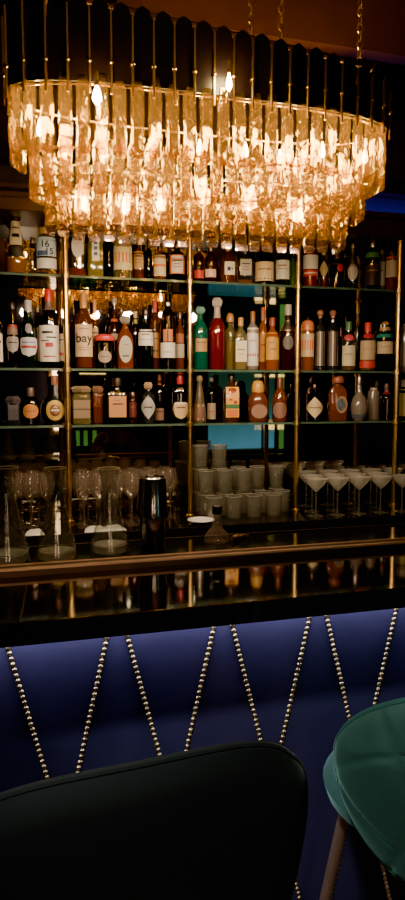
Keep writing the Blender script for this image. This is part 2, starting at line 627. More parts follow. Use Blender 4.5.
def bottle(row, px, wpx, top, shape, gl, label, liq=None, tags=(), cap=None, foil=None, n=2, sy=1.0, depth=0.0, turn=0.0, name='bottle', texts=(), cat='bottle', base=None):
    """px/wpx/top: measured centre, width and top of the bottle; everything is converted to metres on its shelf.
    tags: (shape, z_low_px, z_high_px, width_px, paper, marks, u_offset_px)"""
    z0 = ROW_Z[row] if base is None else base
    Y = YB + depth
    p = at_y(px, 380, Y)
    sc = (Matrix.Rotation(YAW, 3, 'Z') @ Vector((p.x, p.y, 0))).y / F      # metres per pixel there
    Y0 = at_y(px, top, Y)
    d0 = ray(px, 380)
    # pixel row of the base at this place
    from_base = None
    for q in range(200, 560):
        if at_y(px, q, Y).z <= z0:
            from_base = q
            break
    zpx = lambda q: at_y(px, q, Y).z - z0
    Hh = Y0.z - z0
    R = wpx * sc / 2
    R = RADII[(row, px)] * (.93 if n > 2.5 else 1)
    face = math.atan2(-p.x, p.y) * (.55 if n > 2 else .9) + turn
    # rotate so that the front (-y) looks towards the bar's visitors
    t = thing(name, label, cat, (p.x, Y, z0), face)
    prof = PROF[shape]
    capfrac = 0.0
    P3 = [(r, z * Hh) for r, z in prof]
    nr = .5 if n > 2 else None
    bm = bmesh.new()
    add_lathe(bm, P3, R, 20, n, sy, neckround=nr)
    link('glass_body', bm, GLASS[gl], t, smooth=True)
    if liq:
        hexs, lvl = liq
        lp = [(r * .88, max(z, .02) * Hh) for r, z in prof if z < lvl] + [(prof_r(prof, lvl) * .88, lvl * Hh)]
        bm = bmesh.new()
        add_lathe(bm, lp, R, 16, n, sy, neckround=nr)
        link('liquid', bm, liquid(hexs), t, smooth=True)
    if foil:
        hexs, f0, f1 = foil[:3]
        metal = len(foil) > 3
        ks = [f0] + [z for r, z in prof if f0 < z < f1] + [f1]
        bm = bmesh.new()
        add_lathe(bm, [(prof_r(prof, min(.999, k)), k * Hh) for k in ks], R, 18, 2, 1.0, off=.0012, cap0=False, cap1=False)
        link('neck_foil', bm, C(hexs, .35, 1.0 if metal else 0), t, smooth=True)
    if cap:
        kind, hexs, hpx = cap
        hc = hpx * sc
        rn = prof_r(prof, .97) * R * 1.15 + .001
        bm = bmesh.new()
        metal = 0.0
        if kind == 'cyl':
            add_lathe(bm, [(1, Hh - hc), (1.02, Hh - hc * .9), (1.0, Hh - .001), (.9, Hh + .002)], rn, 16)
        elif kind == 'wide':
            add_lathe(bm, [(1.6, Hh - hc), (1.7, Hh - hc * .9), (1.7, Hh - .002), (1.5, Hh + .001)], rn, 16)
        elif kind == 'ball':
            add_lathe(bm, [(.9, Hh - hc * .7), (.9, Hh - hc * .3)], rn, 14)
            add_sphere(bm, (0, 0, Hh - .001), hc * .5, 14, 10)
        elif kind == 'dome':
            add_lathe(bm, [(1.5, Hh - hc), (1.6, Hh - hc * .8), (1.55, Hh - hc * .4), (1.2, Hh - hc * .12), (.5, Hh)], rn, 16)
        elif kind == 'pourer':
            add_lathe(bm, [(1.2, Hh - hc), (1.2, Hh - hc * .7), (.5, Hh - hc * .6), (.45, Hh)], rn, 12)
            metal = 1.0
        elif kind == 'metal':
            add_lathe(bm, [(1.1, Hh - hc), (1.15, Hh - hc * .9), (1.15, Hh - .002), (1.0, Hh + .001)], rn, 16)
            metal = 1.0
        elif kind == 'facet':
            add_lathe(bm, [(.8, Hh - hc), (1.5, Hh - hc * .75), (1.7, Hh - hc * .35), (1.1, Hh)], rn, 6)
            link('stopper', bm, C(hexs, .1, 0), t)
            bm = None
        if bm:
            link('stopper' if kind in ('ball', 'dome') else ('pourer' if kind == 'pourer' else 'cap'), bm, C(hexs, .35, metal), t, smooth=True)
    for tg in tags:
        shp, ya, yb, wp, paper, marks = tg[:6]
        uo = tg[6] * sc if len(tg) > 6 else 0
        za, zb = zpx(yb), zpx(ya)
        za = max(za, .004)
        hw = wp * sc / 2
        rr = prof_r(prof, min(.99, max(0, (za + zb) / 2 / Hh))) * R
        if n <= 2.5:
            hw = rr * math.asin(min(.985, hw / rr)) if rr > 0 else hw
        else:
            hw = min(hw, rr * .9)
        mm = LINES if marks is None else marks
        cols = []
        mk = []
        for (u0, u1, v0, v1, c) in mm:
            if c not in cols:
                cols.append(c)
            mk.append((u0, u1, v0, v1, 1 + cols.index(c)))
        bm = label_mesh(prof, R, Hh, n, sy, shp, (za + zb) / 2, hw, (zb - za) / 2, .0012, mk)
        if uo:
            for v in bm.verts:
                if n > 2.5:
                    v.co.x += uo
                else:
                    v.co = Matrix.Rotation(uo / max(rr, .005), 3, 'Z') @ v.co
        link('paper_label', bm, [C(paper, .55)] + [C(INK[c], .5) for c in cols], t, smooth=True)
    for (txt, q, hpx, c, *u_) in texts:
        text_on(t, txt, hpx * sc * 1.35, prof, R, Hh, n, sy, zpx(q), .0020, C(INK[c], .5), u0=(u_[0] * sc if u_ else 0))
    return t


SPECS = []
BEHIND = {(0, 35.5), (0, 110.5), (0, 149.5), (0, 139.5), (0, 291.5), (0, 322), (0, 379), (1, 39), (1, 62.5), (1, 95.5), (1, 115), (1, 136), (1, 155.5), (1, 180),
          (1, 262.5), (1, 230), (1, 356.5), (2, 132.5), (2, 211.5), (2, 159.5), (2, 97.5), (2, 374)}
RADII = {}


def B(row, px, wpx, *a, **k):
    d = .066 if (row, px) in BEHIND else 0.0
    p = at_y(px, 380, YB + d)
    sc = (Matrix.Rotation(YAW, 3, 'Z') @ Vector((p.x, p.y, 0))).y / F
    SPECS.append([row, px, wpx, a, k, d, Vector((p.x, p.y, 0)), min(wpx * sc / 2, .034 if d else .046)])


def build_bottles():
    for _ in range(6):
        for i, s in enumerate(SPECS):
            for q in SPECS[i + 1:]:
                if q[0] != s[0]:
                    continue
                dd = (s[6] - q[6]).length - .0015
                if s[7] + q[7] > dd:
                    f = dd / (s[7] + q[7])
                    s[7] *= f
                    q[7] *= f
    for s in SPECS:
        RADII[(s[0], s[1])] = s[7]
        bottle(s[0], s[1], s[2], *s[3], depth=s[5], **s[4])


# ---- upper shelf
B(0, 19, 22, 216, 'champ', 'clear', 'tapering bottle with white neck label and dark band, farthest left on upper shelf', ('d08018', .26),
  [('rect', 222, 247, 10, 'd9c8a8', [(-.5, .5, .3, .5, 'k'), (-.6, .6, -.35, -.05, 'k')]), ('rect', 248, 258, 14, '1c1412', [])], ('metal', '4a3026', 5))
B(0, 35.5, 9, 238, 'spirit', 'clear', 'slim clear unlabelled bottle between the tapering bottle and the pale blue one', ('806030', .2), [], ('metal', '9a8a80', 5))
B(0, 49, 21, 229, 'jar', 'clear', 'bottle with pale blue label printed 16 15 in dark figures', None,
  [('rect', 239, 258, 18, 'b9cbd6', [(-.9, .1, -.95, -.45, 'b')]), ('rect', 260, 270, 18, 'd8d6cc', [])], ('cyl', 'c8a060', 6), texts=[('16', 246.5, 6.2, 'k', -1.5), ('15', 253.5, 6.2, 'k', 2.5)])
B(0, 79.5, 17, 225, 'squat', 'clear', 'clear bottle with oval frosted label and red liquid at its bottom', ('a03018', .16),
  [('oval', 236, 259, 12, 'cfc4b8', [])], ('cyl', '9c7a60', 6), n=4, sy=.8)
B(0, 97, 17, 225, 'squat', 'olive', 'yellow-olive square bottle with a tall narrow white label', ('b09830', .55),
  [('rect', 240, 262, 7, 'e6dfc8', [(-.5, .5, .5, .8, 'b'), (-.5, .5, 0, .3, 'b'), (-.5, .5, -.5, -.2, 'b')])], ('cyl', '6a3020', 6), n=5, sy=.75)
B(0, 110.5, 8, 228, 'tall', 'dark', 'narrow dark brown bottle between the olive bottle and the cream tube', None, [], ('cyl', '2a1612', 8))
B(0, 124, 19, 238, 'tube', 'pale', 'wide cream bottle with a bold orange band across its label', None,
  [('rect', 241, 271, 17, 'dccb92', [(-1, 1, -.55, .15, 'o'), (-.6, .6, .5, .62, 't')])], ('cyl', 'c9b070', 4))
B(0, 139.5, 12, 240, 'spirit', 'amber', 'amber bottle with tan label just right of the orange banded cream one', ('b06a20', .5),
  [('rect', 252, 270, 9, 'c49a5c', None)], ('cyl', '302018', 7))
B(0, 149.5, 7, 240, 'tall', 'dark', 'thin dark bottle with bright glints between amber and beige-labelled bottles', None, [], ('metal', '605048', 8))
B(0, 160.5, 13, 244, 'spirit', 'amber', 'bottle with tall beige label crossed by a thin orange stripe', ('a05a20', .4),
  [('rect', 256, 277, 11, 'd3bf94', [(-1, 1, -.1, .12, 'o')])], ('cyl', '3c1c14', 6))
B(0, 177.5, 16, 242, 'squat', 'black', 'black bottle with a squarish white label framed in orange', None,
  [('rect', 256, 275, 14, 'd9702a', []), ('rect', 257, 274, 11.5, 'd6d0c4', None)], ('metal', '806858', 6))
B(0, 199, 11, 245, 'squat', 'maroon', 'small dark bottle with a red strip label, first right of the second post', ('5a1410', .5),
  [('rect', 271, 279, 9, 'b8321e', [])], ('metal', '8a7a70', 6))
B(0, 210.5, 12, 245, 'squat', 'maroon', 'small dark red bottle with a tilted pinkish white label', ('5a1410', .5),
  [('rect', 270, 278, 10, 'd8b0a0', [])], ('metal', '8a7a70', 6))
B(0, 227.5, 17, 245, 'spirit', 'amber', 'brown amber bottle with small square white label marked with dark script', ('8a4a18', .5),
  [('rect', 263, 276, 10, 'e0d8c8', [(-.5, .1, -.4, .2, 'k'), (.25, .5, -.2, .1, 'k')], 2)], ('metal', 'a09080', 6))
B(0, 244.5, 17, 247, 'squat', 'clear', 'clear square bottle with silver-grey label and amber base', ('a05a20', .12),
  [('rect', 260, 276, 11, 'a8a08c', None)], ('ball', 'c8b8a0', 6), n=5, sy=.7)
B(0, 263.5, 18, 246, 'jar', 'black', 'dark wide bottle with a broad cream band label', None,
  [('rect', 263, 282, 17, 'd4b988', [(-.6, .6, .15, .3, 't'), (-1, 1, -.85, -.7, 'k')])], ('wide', '2a2024', 6))
B(0, 281.5, 14, 246, 'squat', 'green', 'green bottle with off-white label beside the bright lime one', None,
  [('rect', 261, 280, 12.5, 'd2cab8', [(-.6, .5, .35, .5, 't'), (-.6, .5, .05, .12, 't')])], ('cyl', '284a20', 6))
B(0, 291.5, 7, 252, 'tall', 'lime', 'slim bright lime green bottle next to the third post', ('74b030', .7), [], ('cyl', '2c2018', 6))
B(0, 309, 15, 248, 'tube', 'red', 'red bottle with white upper half and red label band', None,
  [('rect', 256, 270, 14, 'd8d2c6', []), ('rect', 271, 277, 14, 'c03a2c', [(-.8, .8, -.2, .2, 'w')])], ('cyl', 'c8c0b0', 4))
B(0, 322, 9, 250, 'spirit', 'amber', 'narrow tan bottle with slanted pale foil at its shoulder', ('a07030', .5),
  [('diamond', 261, 279, 8, 'c9b37a', [])], ('metal', 'b0a898', 5))
B(0, 335, 16, 252, 'spirit', 'purple', 'dark purple bottle with silver neck foil and round red seal', None,
  [('oval', 265, 273, 6, 'b8202c', [], 3)], ('cyl', '4a3a48', 6), ('b8b0a8', .64, .88, 1))
B(0, 350.5, 12, 242, 'champ', 'smoke', 'grey bottle with wired silver neck and white oval label', None,
  [('oval', 265, 281, 9, 'bcb4a4', [])], ('metal', '9a9290', 6), ('8a8280', .45, .9, 1))
B(0, 370, 14, 235, 'spirit', 'green', 'green bottle with big silver screw cap and dark plum label', None,
  [('rect', 266, 286, 13, '3a2628', [(-.7, .7, .4, .55, 't')])], ('metal', 'c6cccc', 12), ('5a9a38', .58, .68))
B(0, 379, 7, 252, 'tube', 'milk', 'slim white cylindrical bottle squeezed in beside the green silver-capped one', None,
  [('rect', 262, 286, 6, 'ded8cc', [(-.3, .3, .2, .3, 't')])], ('ball', 'b08a58', 6))
B(0, 389, 13, 232, 'spirit', 'clear', 'tall bottle with lilac-silver cap, whitish label and orange-red liquid, by the ball-topped post', ('c04018', .30),
  [('rect', 261, 278, 11, 'c8b8aa', []), ('rect', 257, 260, 11, 'b04028', [])], ('metal', 'b0a8b8', 9), ('8c8078', .62, .85, 1))
B(0, 406, 12, 240, 'tube', 'smoke', 'grey cylinder bottle cut by the right edge of the view, upper shelf', None,
  [('rect', 246, 286, 10, '6c655c', [(-.6, .6, .3, .34, 'k')])], ('metal', '888078', 6))
# ---- middle shelf
B(1, -3, 14, 300, 'wine', 'dark', 'dark bottle with white label cut by the left edge of the view', None,
  [('rect', 334, 362, 12, 'cdc3b6', None)], ('cyl', '803020', 6))
B(1, 13.5, 13, 303, 'champ', 'dark', 'dark slender bottle with red collar and silver grey shield label', None,
  [('shield', 337, 353, 11, '8e8684', [(-.6, .6, .2, .35, 'k')]), ('rect', 325, 335, 9, '7a5c58', [(-1, 1, .5, .9, 'r'), (-1, 1, -.3, .1, 't')])], ('cyl', '2a2226', 6))
B(1, 29.5, 17, 301, 'wine', 'green', 'dark green wine bottle with silver capsule and bluish white label', None,
  [('shield', 338, 357, 15.5, 'bdb8c2', [(-.8, .8, -.1, .15, 'r'), (-.7, .7, .45, .55, 'b')]), ('oval', 324, 334, 6, '7c7478', [])], ('cyl', 'b4a8a8', 10))
B(1, 39, 6, 308, 'tall', 'dark', 'thin bottle showing a narrow tan label between two white-labelled bottles', None,
  [('rect', 328, 361, 4, 'a07a5c', [])], ('cyl', 'a09088', 4))
B(1, 50, 20, 290, 'spirit', 'dark', 'bottle with bright red cap and tall white label swirled in red and black', None,
  [('rect', 326, 362, 18.5, 'd8cfc2', [(-.6, .3, .55, .68, 'k'), (-.2, .6, .3, .38, 'k'), (-.7, .0, .12, .18, 'k'), (-.3, .3, -.2, .05, 'r'), (-.5, .5, -.75, -.68, 'r')])],
  ('cyl', 'c22a22', 11), ('70584c', .74, .86))
B(1, 62.5, 8, 318, 'squat', 'dark', 'brown bottle with beige label just left of the left post', None,
  [('rect', 334, 361, 7, 'b49c80', [(-.7, .7, -.6, -.4, 'r'), (-.7, .7, .5, .6, 'k')])], ('cyl', '3a2a1c', 6))
B(1, 84.5, 18, 294, 'spirit', 'amber', 'amber bottle with tan capsule and beige label carrying dark script', ('b8741c', .5),
  [('rect', 325, 357, 16, 'c9ab85', [(-.5, .5, .7, .76, 't'), (-.6, .6, -.45, -.4, 't'), (-.6, .6, -.6, -.55, 't')])], ('cyl', 'b07a48', 14), texts=[('bay', 339, 9, 'k')])
B(1, 95.5, 8, 300, 'spirit', 'amber', 'narrow bottle with light brown cork top beside the dark script label', ('a06820', .5),
  [('rect', 328, 346, 6, 'b49468', None)], ('cyl', 'c07c4c', 12))
B(1, 105, 18, 334, 'jar', 'black', 'squat black bottle with red wax seal and round taupe medallion label', None,
  [('oval', 351, 363, 12.5, '9c8878', [(-.5, .5, -.05, .05, 'k')])], ('dome', 'c8443c', 7), base=None)
B(1, 115, 11, 299, 'wine', 'maroon', 'tall dark red bottle with grey cap and orange shoulder ring', None,
  [('rect', 319, 322, 8, 'b85a30', []), ('rect', 334, 340, 7, '9c9088', [])], ('cyl', '8c7a78', 5))
B(1, 125.5, 18, 316, 'flask', 'copper', 'clear flask with large grey oval label over orange spirit', ('b8562c', .45),
  [('oval', 336, 363, 13, 'a89c8c', [(-.5, .5, -.55, -.45, 'k'), (-.35, .35, .3, .38, 't')])], ('facet', '908478', 8), n=3, sy=.8)
B(1, 136, 8, 312, 'tall', 'dark', 'slim bottle with cream cork and yellow collar behind the oval-labelled flask', None, [], ('cyl', 'c8a878', 6), ('b0983c', .80, .87))
B(1, 146, 15, 309, 'wine', 'black', 'black bottle with square white label high on its shoulder', None,
  [('rect', 330, 346, 14, 'cfc6bc', [(-.4, .4, .3, .5, 't'), (-.7, .7, -.25, -.2, 'k')])], ('metal', '5a4c4c', 6))
B(1, 155.5, 9, 302, 'tall', 'amber', 'narrow bottle with red capsule and long tan label', ('a05c24', .5),
  [('rect', 333, 358, 7.5, 'b07a48', [(-.6, .6, .5, .56, 'k'), (-.6, .6, -.5, -.4, 'k')])], ('cyl', 'b42c34', 10))
B(1, 168, 15, 294, 'tall', 'dark', 'tall dark bottle with chrome pourer, coppery streaks and square white label', ('8a4420', .55),
  [('rect', 343, 358, 14, 'd2c6b8', [(-.6, .4, -.3, -.2, 't')]), ('rect', 330, 342, 9, 'b06834', [(-.2, .1, -1, 1, 'k')])], ('pourer', '8c8480', 12))
B(1, 180, 9, 312, 'spirit', 'copper', 'slender copper bottle with pale label next to the second post', ('904a28', .5),
  [('rect', 344, 358, 8, 'bcae9c', []), ('rect', 334, 343, 7, 'a85c40', [])], ('metal', '70605c', 7))
B(1, 200.5, 15, 307, 'spirit', 'teal', 'teal green bottle with tan label, first right of the second post', ('18806a', .5),
  [('rect', 339, 352, 11, 'a88050', None, 1)], ('facet', '6c9488', 7))
B(1, 217, 16, 298, 'wine', 'red', 'crimson red bottle with long clear stoppered neck', ('8e1620', .55), [], ('facet', 'a89c94', 10), ('a08c84', .72, .88))
B(1, 230, 11, 313, 'spirit', 'pale', 'pale bottle with bulbous gold cork between crimson bottle and wide-labelled bottle', ('c0a050', .5), [], ('dome', 'b0803c', 9))
B(1, 240.5, 14, 318, 'squat', 'pale', 'pale straw bottle with wide cream label', ('c0a868', .45),
  [('rect', 341, 362, 13, 'd6caa8', [(-.7, .7, .1, .18, 'k'), (-.5, .5, -.3, -.25, 't')])], ('cyl', 'c08840', 8), n=4, sy=.8)
B(1, 252.5, 12, 312, 'tall', 'milk', 'tall narrow bottle with full-height white label and red stripe near its foot', None,
  [('rect', 328, 366, 11, 'd8d0cc', [(-1, 1, -.50, -.36, 'r'), (-.5, .5, .3, .34, 't')])], ('cyl', '8a5a30', 10))
B(1, 262.5, 9, 308, 'spirit', 'orange', 'amber orange bottle with rust-coloured capsule', ('c07820', .6),
  [('rect', 333, 362, 7, 'c88a34', [(-.5, .5, .1, .2, 'r')])], ('cyl', 'a8541c', 12))
B(1, 272, 14, 318, 'squat', 'orange', 'golden orange bottle with mottled honey label', ('c08028', .6),
  [('rect', 333, 360, 12, 'c4923c', [(-.4, .2, .2, .35, 't'), (-.3, .5, -.3, -.15, 't')])], ('cyl', '8a3a28', 8))
B(1, 287.5, 16, 305, 'wine', 'maroon', 'dark maroon bottle with crumpled silver shoulder, left of the third post', None,
  [('oval', 336, 350, 10, '5a5452', [])], ('cyl', 'a8a090', 10), ('9c9490', .60, .76, 1))
B(1, 307, 13, 320, 'tube', 'orange', 'orange bottle with domed salmon cap and orange and white label', None,
  [('rect', 334, 357, 12, 'd4b48c', [(-1, 1, -.4, .45, 'o')])], ('dome', 'cc7848', 12))
B(1, 319.5, 11, 313, 'tall', 'smoke', 'ribbed grey glass bottle with pinkish stopper, left of a matching one', None, [('rect', 332, 366, 8, '6e6050', [(-.9, -.7, -1, 1, 'k'), (-.1, .1, -1, 1, 'w'), (.6, .8, -1, 1, 'k')])], ('ball', '9c6450', 7))
B(1, 332, 12, 313, 'tall', 'smoke', 'ribbed grey glass bottle with silver collar, right of a matching one', None, [('rect', 332, 366, 9, '6a5248', [(-.9, -.7, -1, 1, 'k'), (-.1, .1, -1, 1, 'w'), (.6, .8, -1, 1, 'k')])], ('ball', '8a5a50', 7), ('a8a4a4', .84, .88, 1))
B(1, 348, 15, 322, 'squat', 'clear', 'clear bottle with green cap, red blossoms and pale label', ('8a6a50', .3),
  [('rect', 346, 366, 12, 'c4b898', [(-.5, .5, .1, .2, 't')]), ('oval', 335, 341, 9, 'b83848', [])], ('cyl', '3c6440', 8))
B(1, 356.5, 5, 314, 'tall', 'purple', 'thin violet necked bottle between the green-capped and red-capped bottles', None, [], ('cyl', '4a3038', 6))
B(1, 367, 16, 323, 'squat', 'clear', 'clear bottle with red cap, beige label and red band around its foot', ('a06a48', .3),
  [('rect', 341, 360, 14, 'b69c78', [(-.5, .5, .1, .15, 't')]), ('rect', 361, 368, 15, 'c0382a', []), ('oval', 333, 339, 9, 'b03040', [])], ('cyl', 'd03a30', 9))
B(1, 384, 17, 325, 'jar', 'green', 'dark green round-shouldered bottle with cork stopper and cream band label', None,
  [('rect', 342, 354, 15, 'c2ac86', [(-.5, .5, .1, .2, 't')])], ('ball', 'c08a58', 8), ('2c7a70', .72, .80))
B(1, 404, 14, 326, 'tube', 'milk', 'pale clear bottle with white ball stopper at the right edge', None,
  [('rect', 345, 366, 11, '9c9080', [])], ('ball', 'cfc6b8', 6))
# ---- lower shelf
B(2, 12.5, 16, 396, 'jar', 'smoke', 'square smoky glass decanter at the far left of the lower shelf', None, [('rect', 402, 420, 10, '3c3a40', [])], ('facet', '4a4248', 10), n=6, sy=.8)
B(2, 30, 18, 388, 'squat', 'black', 'black bottle with round bronze orange medallion label', None,
  [('oval', 404, 418, 14.5, 'c07a3c', [(-.5, .5, -.1, .1, 't')])], ('cyl', '5c4840', 9))
B(2, 54.5, 24, 376, 'globe', 'smoke', 'globe-shaped bottle with gold ring label and tall cork neck', None,
  [('oval', 400, 420, 17, 'd0aa54', []), ('oval', 404, 416, 10, '6a3428', [(-.8, .8, -.15, .15, 'w')])], ('cyl', '9a6450', 9))
B(2, 81, 20, 386, 'jar', 'pale', 'cut glass decanter with pale whisky, right of the left post', ('7a6040', .45), [('rect', 400, 418, 16, '8a7256', [(-1, 1, -.05, .05, 'k')])], ('facet', '8a7458', 8), n=5, sy=.8)
B(2, 97.5, 11, 386, 'jar', 'copper', 'small faceted reddish decanter between the cut glass one and the black square bottle', ('6a3424', .45), [], ('facet', '80604c', 8), n=5, sy=.8)
B(2, 117, 22, 378, 'squat', 'black', 'black square bottle with large orange-tan rectangular label', None,
  [('rect', 396, 417, 17, 'c08858', [(-.6, .6, .2, .3, 'k'), (-.3, .3, .55, .62, 't')])], ('metal', '8c7c74', 8), n=6, sy=.6)
B(2, 132.5, 9, 392, 'jar', 'maroon', 'small reddish bottle between the black square one and the diamond-labelled one', None, [('rect', 402, 417, 7, '6a2c28', [(-.6, .6, .3, .4, 't')])], ('metal', '6c5048', 6))
B(2, 148, 14, 382, 'spirit', 'smoke', 'bottle with white lozenge label and cool blue glint', None,
  [('diamond', 395, 419, 14, 'a8a29c', [(-.4, .4, -.05, .05, 'k')])], ('facet', 'a0846c', 8))
B(2, 159.5, 10, 375, 'spirit', 'dark', 'slim dark bottle with orange-brown capsule and small brown label low down', None,
  [('rect', 408, 420, 8, '7c5c48', None)], ('cyl', '9a5038', 10))
B(2, 180, 17, 373, 'squat', 'black', 'black bottle with red cap and cream shield label, left of the second post', None,
  [('shield', 402, 419, 15, 'c4a270', [(-.8, .8, .72, .95, 'w'), (-.6, .6, .3, .42, 'k')])], ('cyl', 'b02c30', 11), n=4, sy=.8)
B(2, 199.5, 14, 376, 'cone', 'taupe', 'matte taupe conical bottle with gilt lines, right of the second post', None, [('rect', 404, 420, 11, '6c4c38', [(-.3, -.1, -1, 1, 'y'), (.5, .6, -1, 1, 'w')])], ('cyl', '8a7458', 5))
B(2, 211.5, 9, 378, 'spirit', 'black', 'dark bottle with white cap and small beige label behind the taupe cone', None,
  [('rect', 403, 419, 8, 'a08c76', [(-.5, .5, -.1, 0, 'r')])], ('cyl', 'a89c94', 4))
B(2, 231.5, 17, 374, 'squat', 'amber', 'bottle painted with a bright yellow and orange figure above a green band', None,
  [('rect', 387, 417, 13, 'e0a040', [(-1, -.4, .3, .5, 'w'), (-.5, .0, .1, .22, 'r'), (.2, .7, -.1, .1, 'r'), (-1, 1, -.42, -.15, 'g'), (-.8, .8, -.95, -.5, 'o'), (-.2, .3, .6, .75, 'r')])], ('cyl', '2c1c14', 8), n=3)
B(2, 258, 22, 380, 'flask', 'rose', 'wide pinkish decanter with round gold stopper', ('7a4a38', .35), [('oval', 404, 418, 16, '96705c', [])], ('dome', 'd0983c', 14), n=3)
B(2, 280, 15, 378, 'flask', 'copper', 'reddish brown bottle with round glass foot, beside the gold-stoppered decanter', ('6a2c20', .5), [('oval', 402, 418, 13, '85604e', [])], ('cyl', '6c3020', 14), n=2)
B(2, 315, 16, 384, 'squat', 'black', 'dark bottle with pale diamond label and blue glint', None,
  [('diamond', 397, 418, 17, 'd2b890', [(-.5, .5, -.04, .06, 't')])], ('metal', '504040', 6))
B(2, 338, 20, 375, 'squat', 'rose', 'rosy brown square bottle with round teal medallion', None,
  [('oval', 396, 413, 11, 'a0785c', [], 3), ('oval', 398, 411, 9, '2c6c78', [(-.5, .1, -.3, .3, 'b')], 3)], ('dome', '90503c', 8), n=5, sy=.6)
B(2, 359.5, 17, 374, 'globe', 'milk', 'rounded whitish bottle with silver-pink cap', None,
  [('rect', 414, 418, 12, '4a4c58', [])], ('metal', 'b09898', 11))
B(2, 374, 12, 388, 'tube', 'milk', 'pale pink frosted bottle right of the rounded whitish one', None, [], ('cyl', 'b89a8c', 6))
B(2, 387, 13, 384, 'spirit', 'black', 'dark bottle with red and silver flecked neck left of the right post', None, [], ('cyl', '50403c', 6), ('7c2c28', .72, .84))
B(2, 407, 15, 380, 'jar', 'black', 'bottle with plain pale yellow label at the right edge, lower shelf', None,
  [('rect', 389, 416, 13, 'a89c64', [])], ('cyl', 'b8a890', 7))

build_bottles()

# ------------------------------------------------------------------ back counter
Y_BC = 2.56
bm = bmesh.new()
add_box(bm, -1.6, 3.6, Y_BC, YM, Z_BACK - .05, Z_BACK, 0, .004)
t = thing('back_counter', 'black lacquered back bar counter carrying the rows of clean glasses', 'counter', (0, 0, 0))
link('worktop', bm, M_TOP, t)
bm = bmesh.new()
add_box(bm, -1.6, 3.6, Y_BC + .03, YM, 0.0, Z_BACK - .05)
link('cabinet_front', bm, M_BLACK, t)
for i in range(8):
    bm = bmesh.new()
    x0 = -1.55 + i * .64
    add_box(bm, x0, x0 + .62, Y_BC + .012, Y_BC + .03, .10, Z_BACK - .09, 0, .003)
    d = link('door', bm, M_BLACK, t)
    bm = bmesh.new()
    add_tube(bm, [(x0 + .55, Y_BC + .004, .55), (x0 + .55, Y_BC + .004, .70)], .005)
    link('handle', bm, M_OLDBRASS, d)


# ------------------------------------------------------------------ glassware
def copy_tree(o, loc, rz=0):
    c = o.copy()
    COL.objects.link(c)
    c.location = loc
    c.rotation_euler = (0, 0, rz)
    for ch in list(o.children):
        k = ch.copy()
        COL.objects.link(k)
        k.parent = c
    return c


def make_tumbler(label, group):
    t = thing('tumbler', label, 'glass', (0, 0, 0), 0, group)
    bm = bmesh.new()
    add_lathe(bm, [(.85, 0), (.88, .006), (1.0, .098)], .036, 20, cap0=True, cap1=False)
    add_lathe(bm, [(.78, .012), (.94, .098)], .036, 20, cap0=True, cap1=False)
    link('bowl', bm, M_FROSTY, t, smooth=True)
    bm = bmesh.new()
    pts = [(.0352 * math.cos(a * PI / 10), .0352 * math.sin(a * PI / 10), .098) for a in range(20)]
    add_tube(bm, pts, .0013, 5, closed=True)
    link('rim', bm, M_RIM, t, smooth=True)
    return t


def on_back(px, Y, dz=0):
    p = at_y(px, 500, Y)
    return (p.x, Y, Z_BACK + dz)


tum = make_tumbler('clear straight tumbler in the stacked block of tumblers on the back counter', 'stacked tumblers on the back counter')
first = True
for (px0, count, Y, levels) in [(214, 5, 2.67, 1), (206, 5, 2.755, 2), (200, 5, 2.84, 3)]:
    for i in range(count):
        for l in range(levels):
            px = px0 + i * (20 if Y < 2.7 else 19)
            if px > 292 or (l >= 1 and i > 2 and Y < 2.8) or (l == 2 and i > 1):
                continue
            loc = on_back(px, Y, l * .1005)
            if first:
                tum.location = loc
                first = False
            else:
                copy_tree(tum, loc, random.random())


def make_coupe(label, group):
    t = thing('coupe_glass', label, 'glass', (0, 0, 0), 0, group)
    R = .051
    bm = bmesh.new()
    add_lathe(bm, [(.08, .105), (.35, .118), (.75, .140), (1.0, .162)], R, 20, cap0=False, cap1=False)
    link('bowl', bm, M_RIM, t, smooth=True)
    bm = bmesh.new()
    add_lathe(bm, [(.09, .006), (.075, .05), (.09, .106)], R, 8)
    link('stem', bm, M_FROSTY, t, smooth=True)
    bm = bmesh.new()
    add_lathe(bm, [(.72, 0), (.72, .002), (.12, .008)], R, 20)
    link('foot', bm, M_FROSTY, t, smooth=True)
    return t


cp = make_coupe('wide-bowled cocktail coupe in the rows of coupes at the right of the back counter', 'cocktail coupes on the back counter')
first = True
for (px0, Y, cnt) in [(316, 2.64, 5), (312, 2.745, 4), (306, 2.89, 6)]:
    for i in range(cnt):
        loc = on_back(px0 + i * 21.5, Y)
        if first:
            cp.location = loc
            first = False
        else:
            copy_tree(cp, loc)


def make_flute(label, group, name='wine_glass', R=.031, hb=.11, hs=.10):
    t = thing(name, label, 'glass', (0, 0, 0), 0, group)
    bm = bmesh.new()
    add_lathe(bm, [(.12, hs), (.7, hs + hb * .18), (1, hs + hb * .45), (.95, hs + hb * .7), (.78, hs + hb)], R, 18, cap0=False, cap1=False)
    link('bowl', bm, M_STEM, t, smooth=True)
    bm = bmesh.new()
    add_lathe(bm, [(.14, .005), (.09, .04), (.12, hs)], R, 8)
    link('stem', bm, M_STEM, t, smooth=True)
    bm = bmesh.new()
    add_lathe(bm, [(.95, 0), (.95, .002), (.15, .007)], R, 18)
    link('foot', bm, M_STEM, t, smooth=True)
    return t


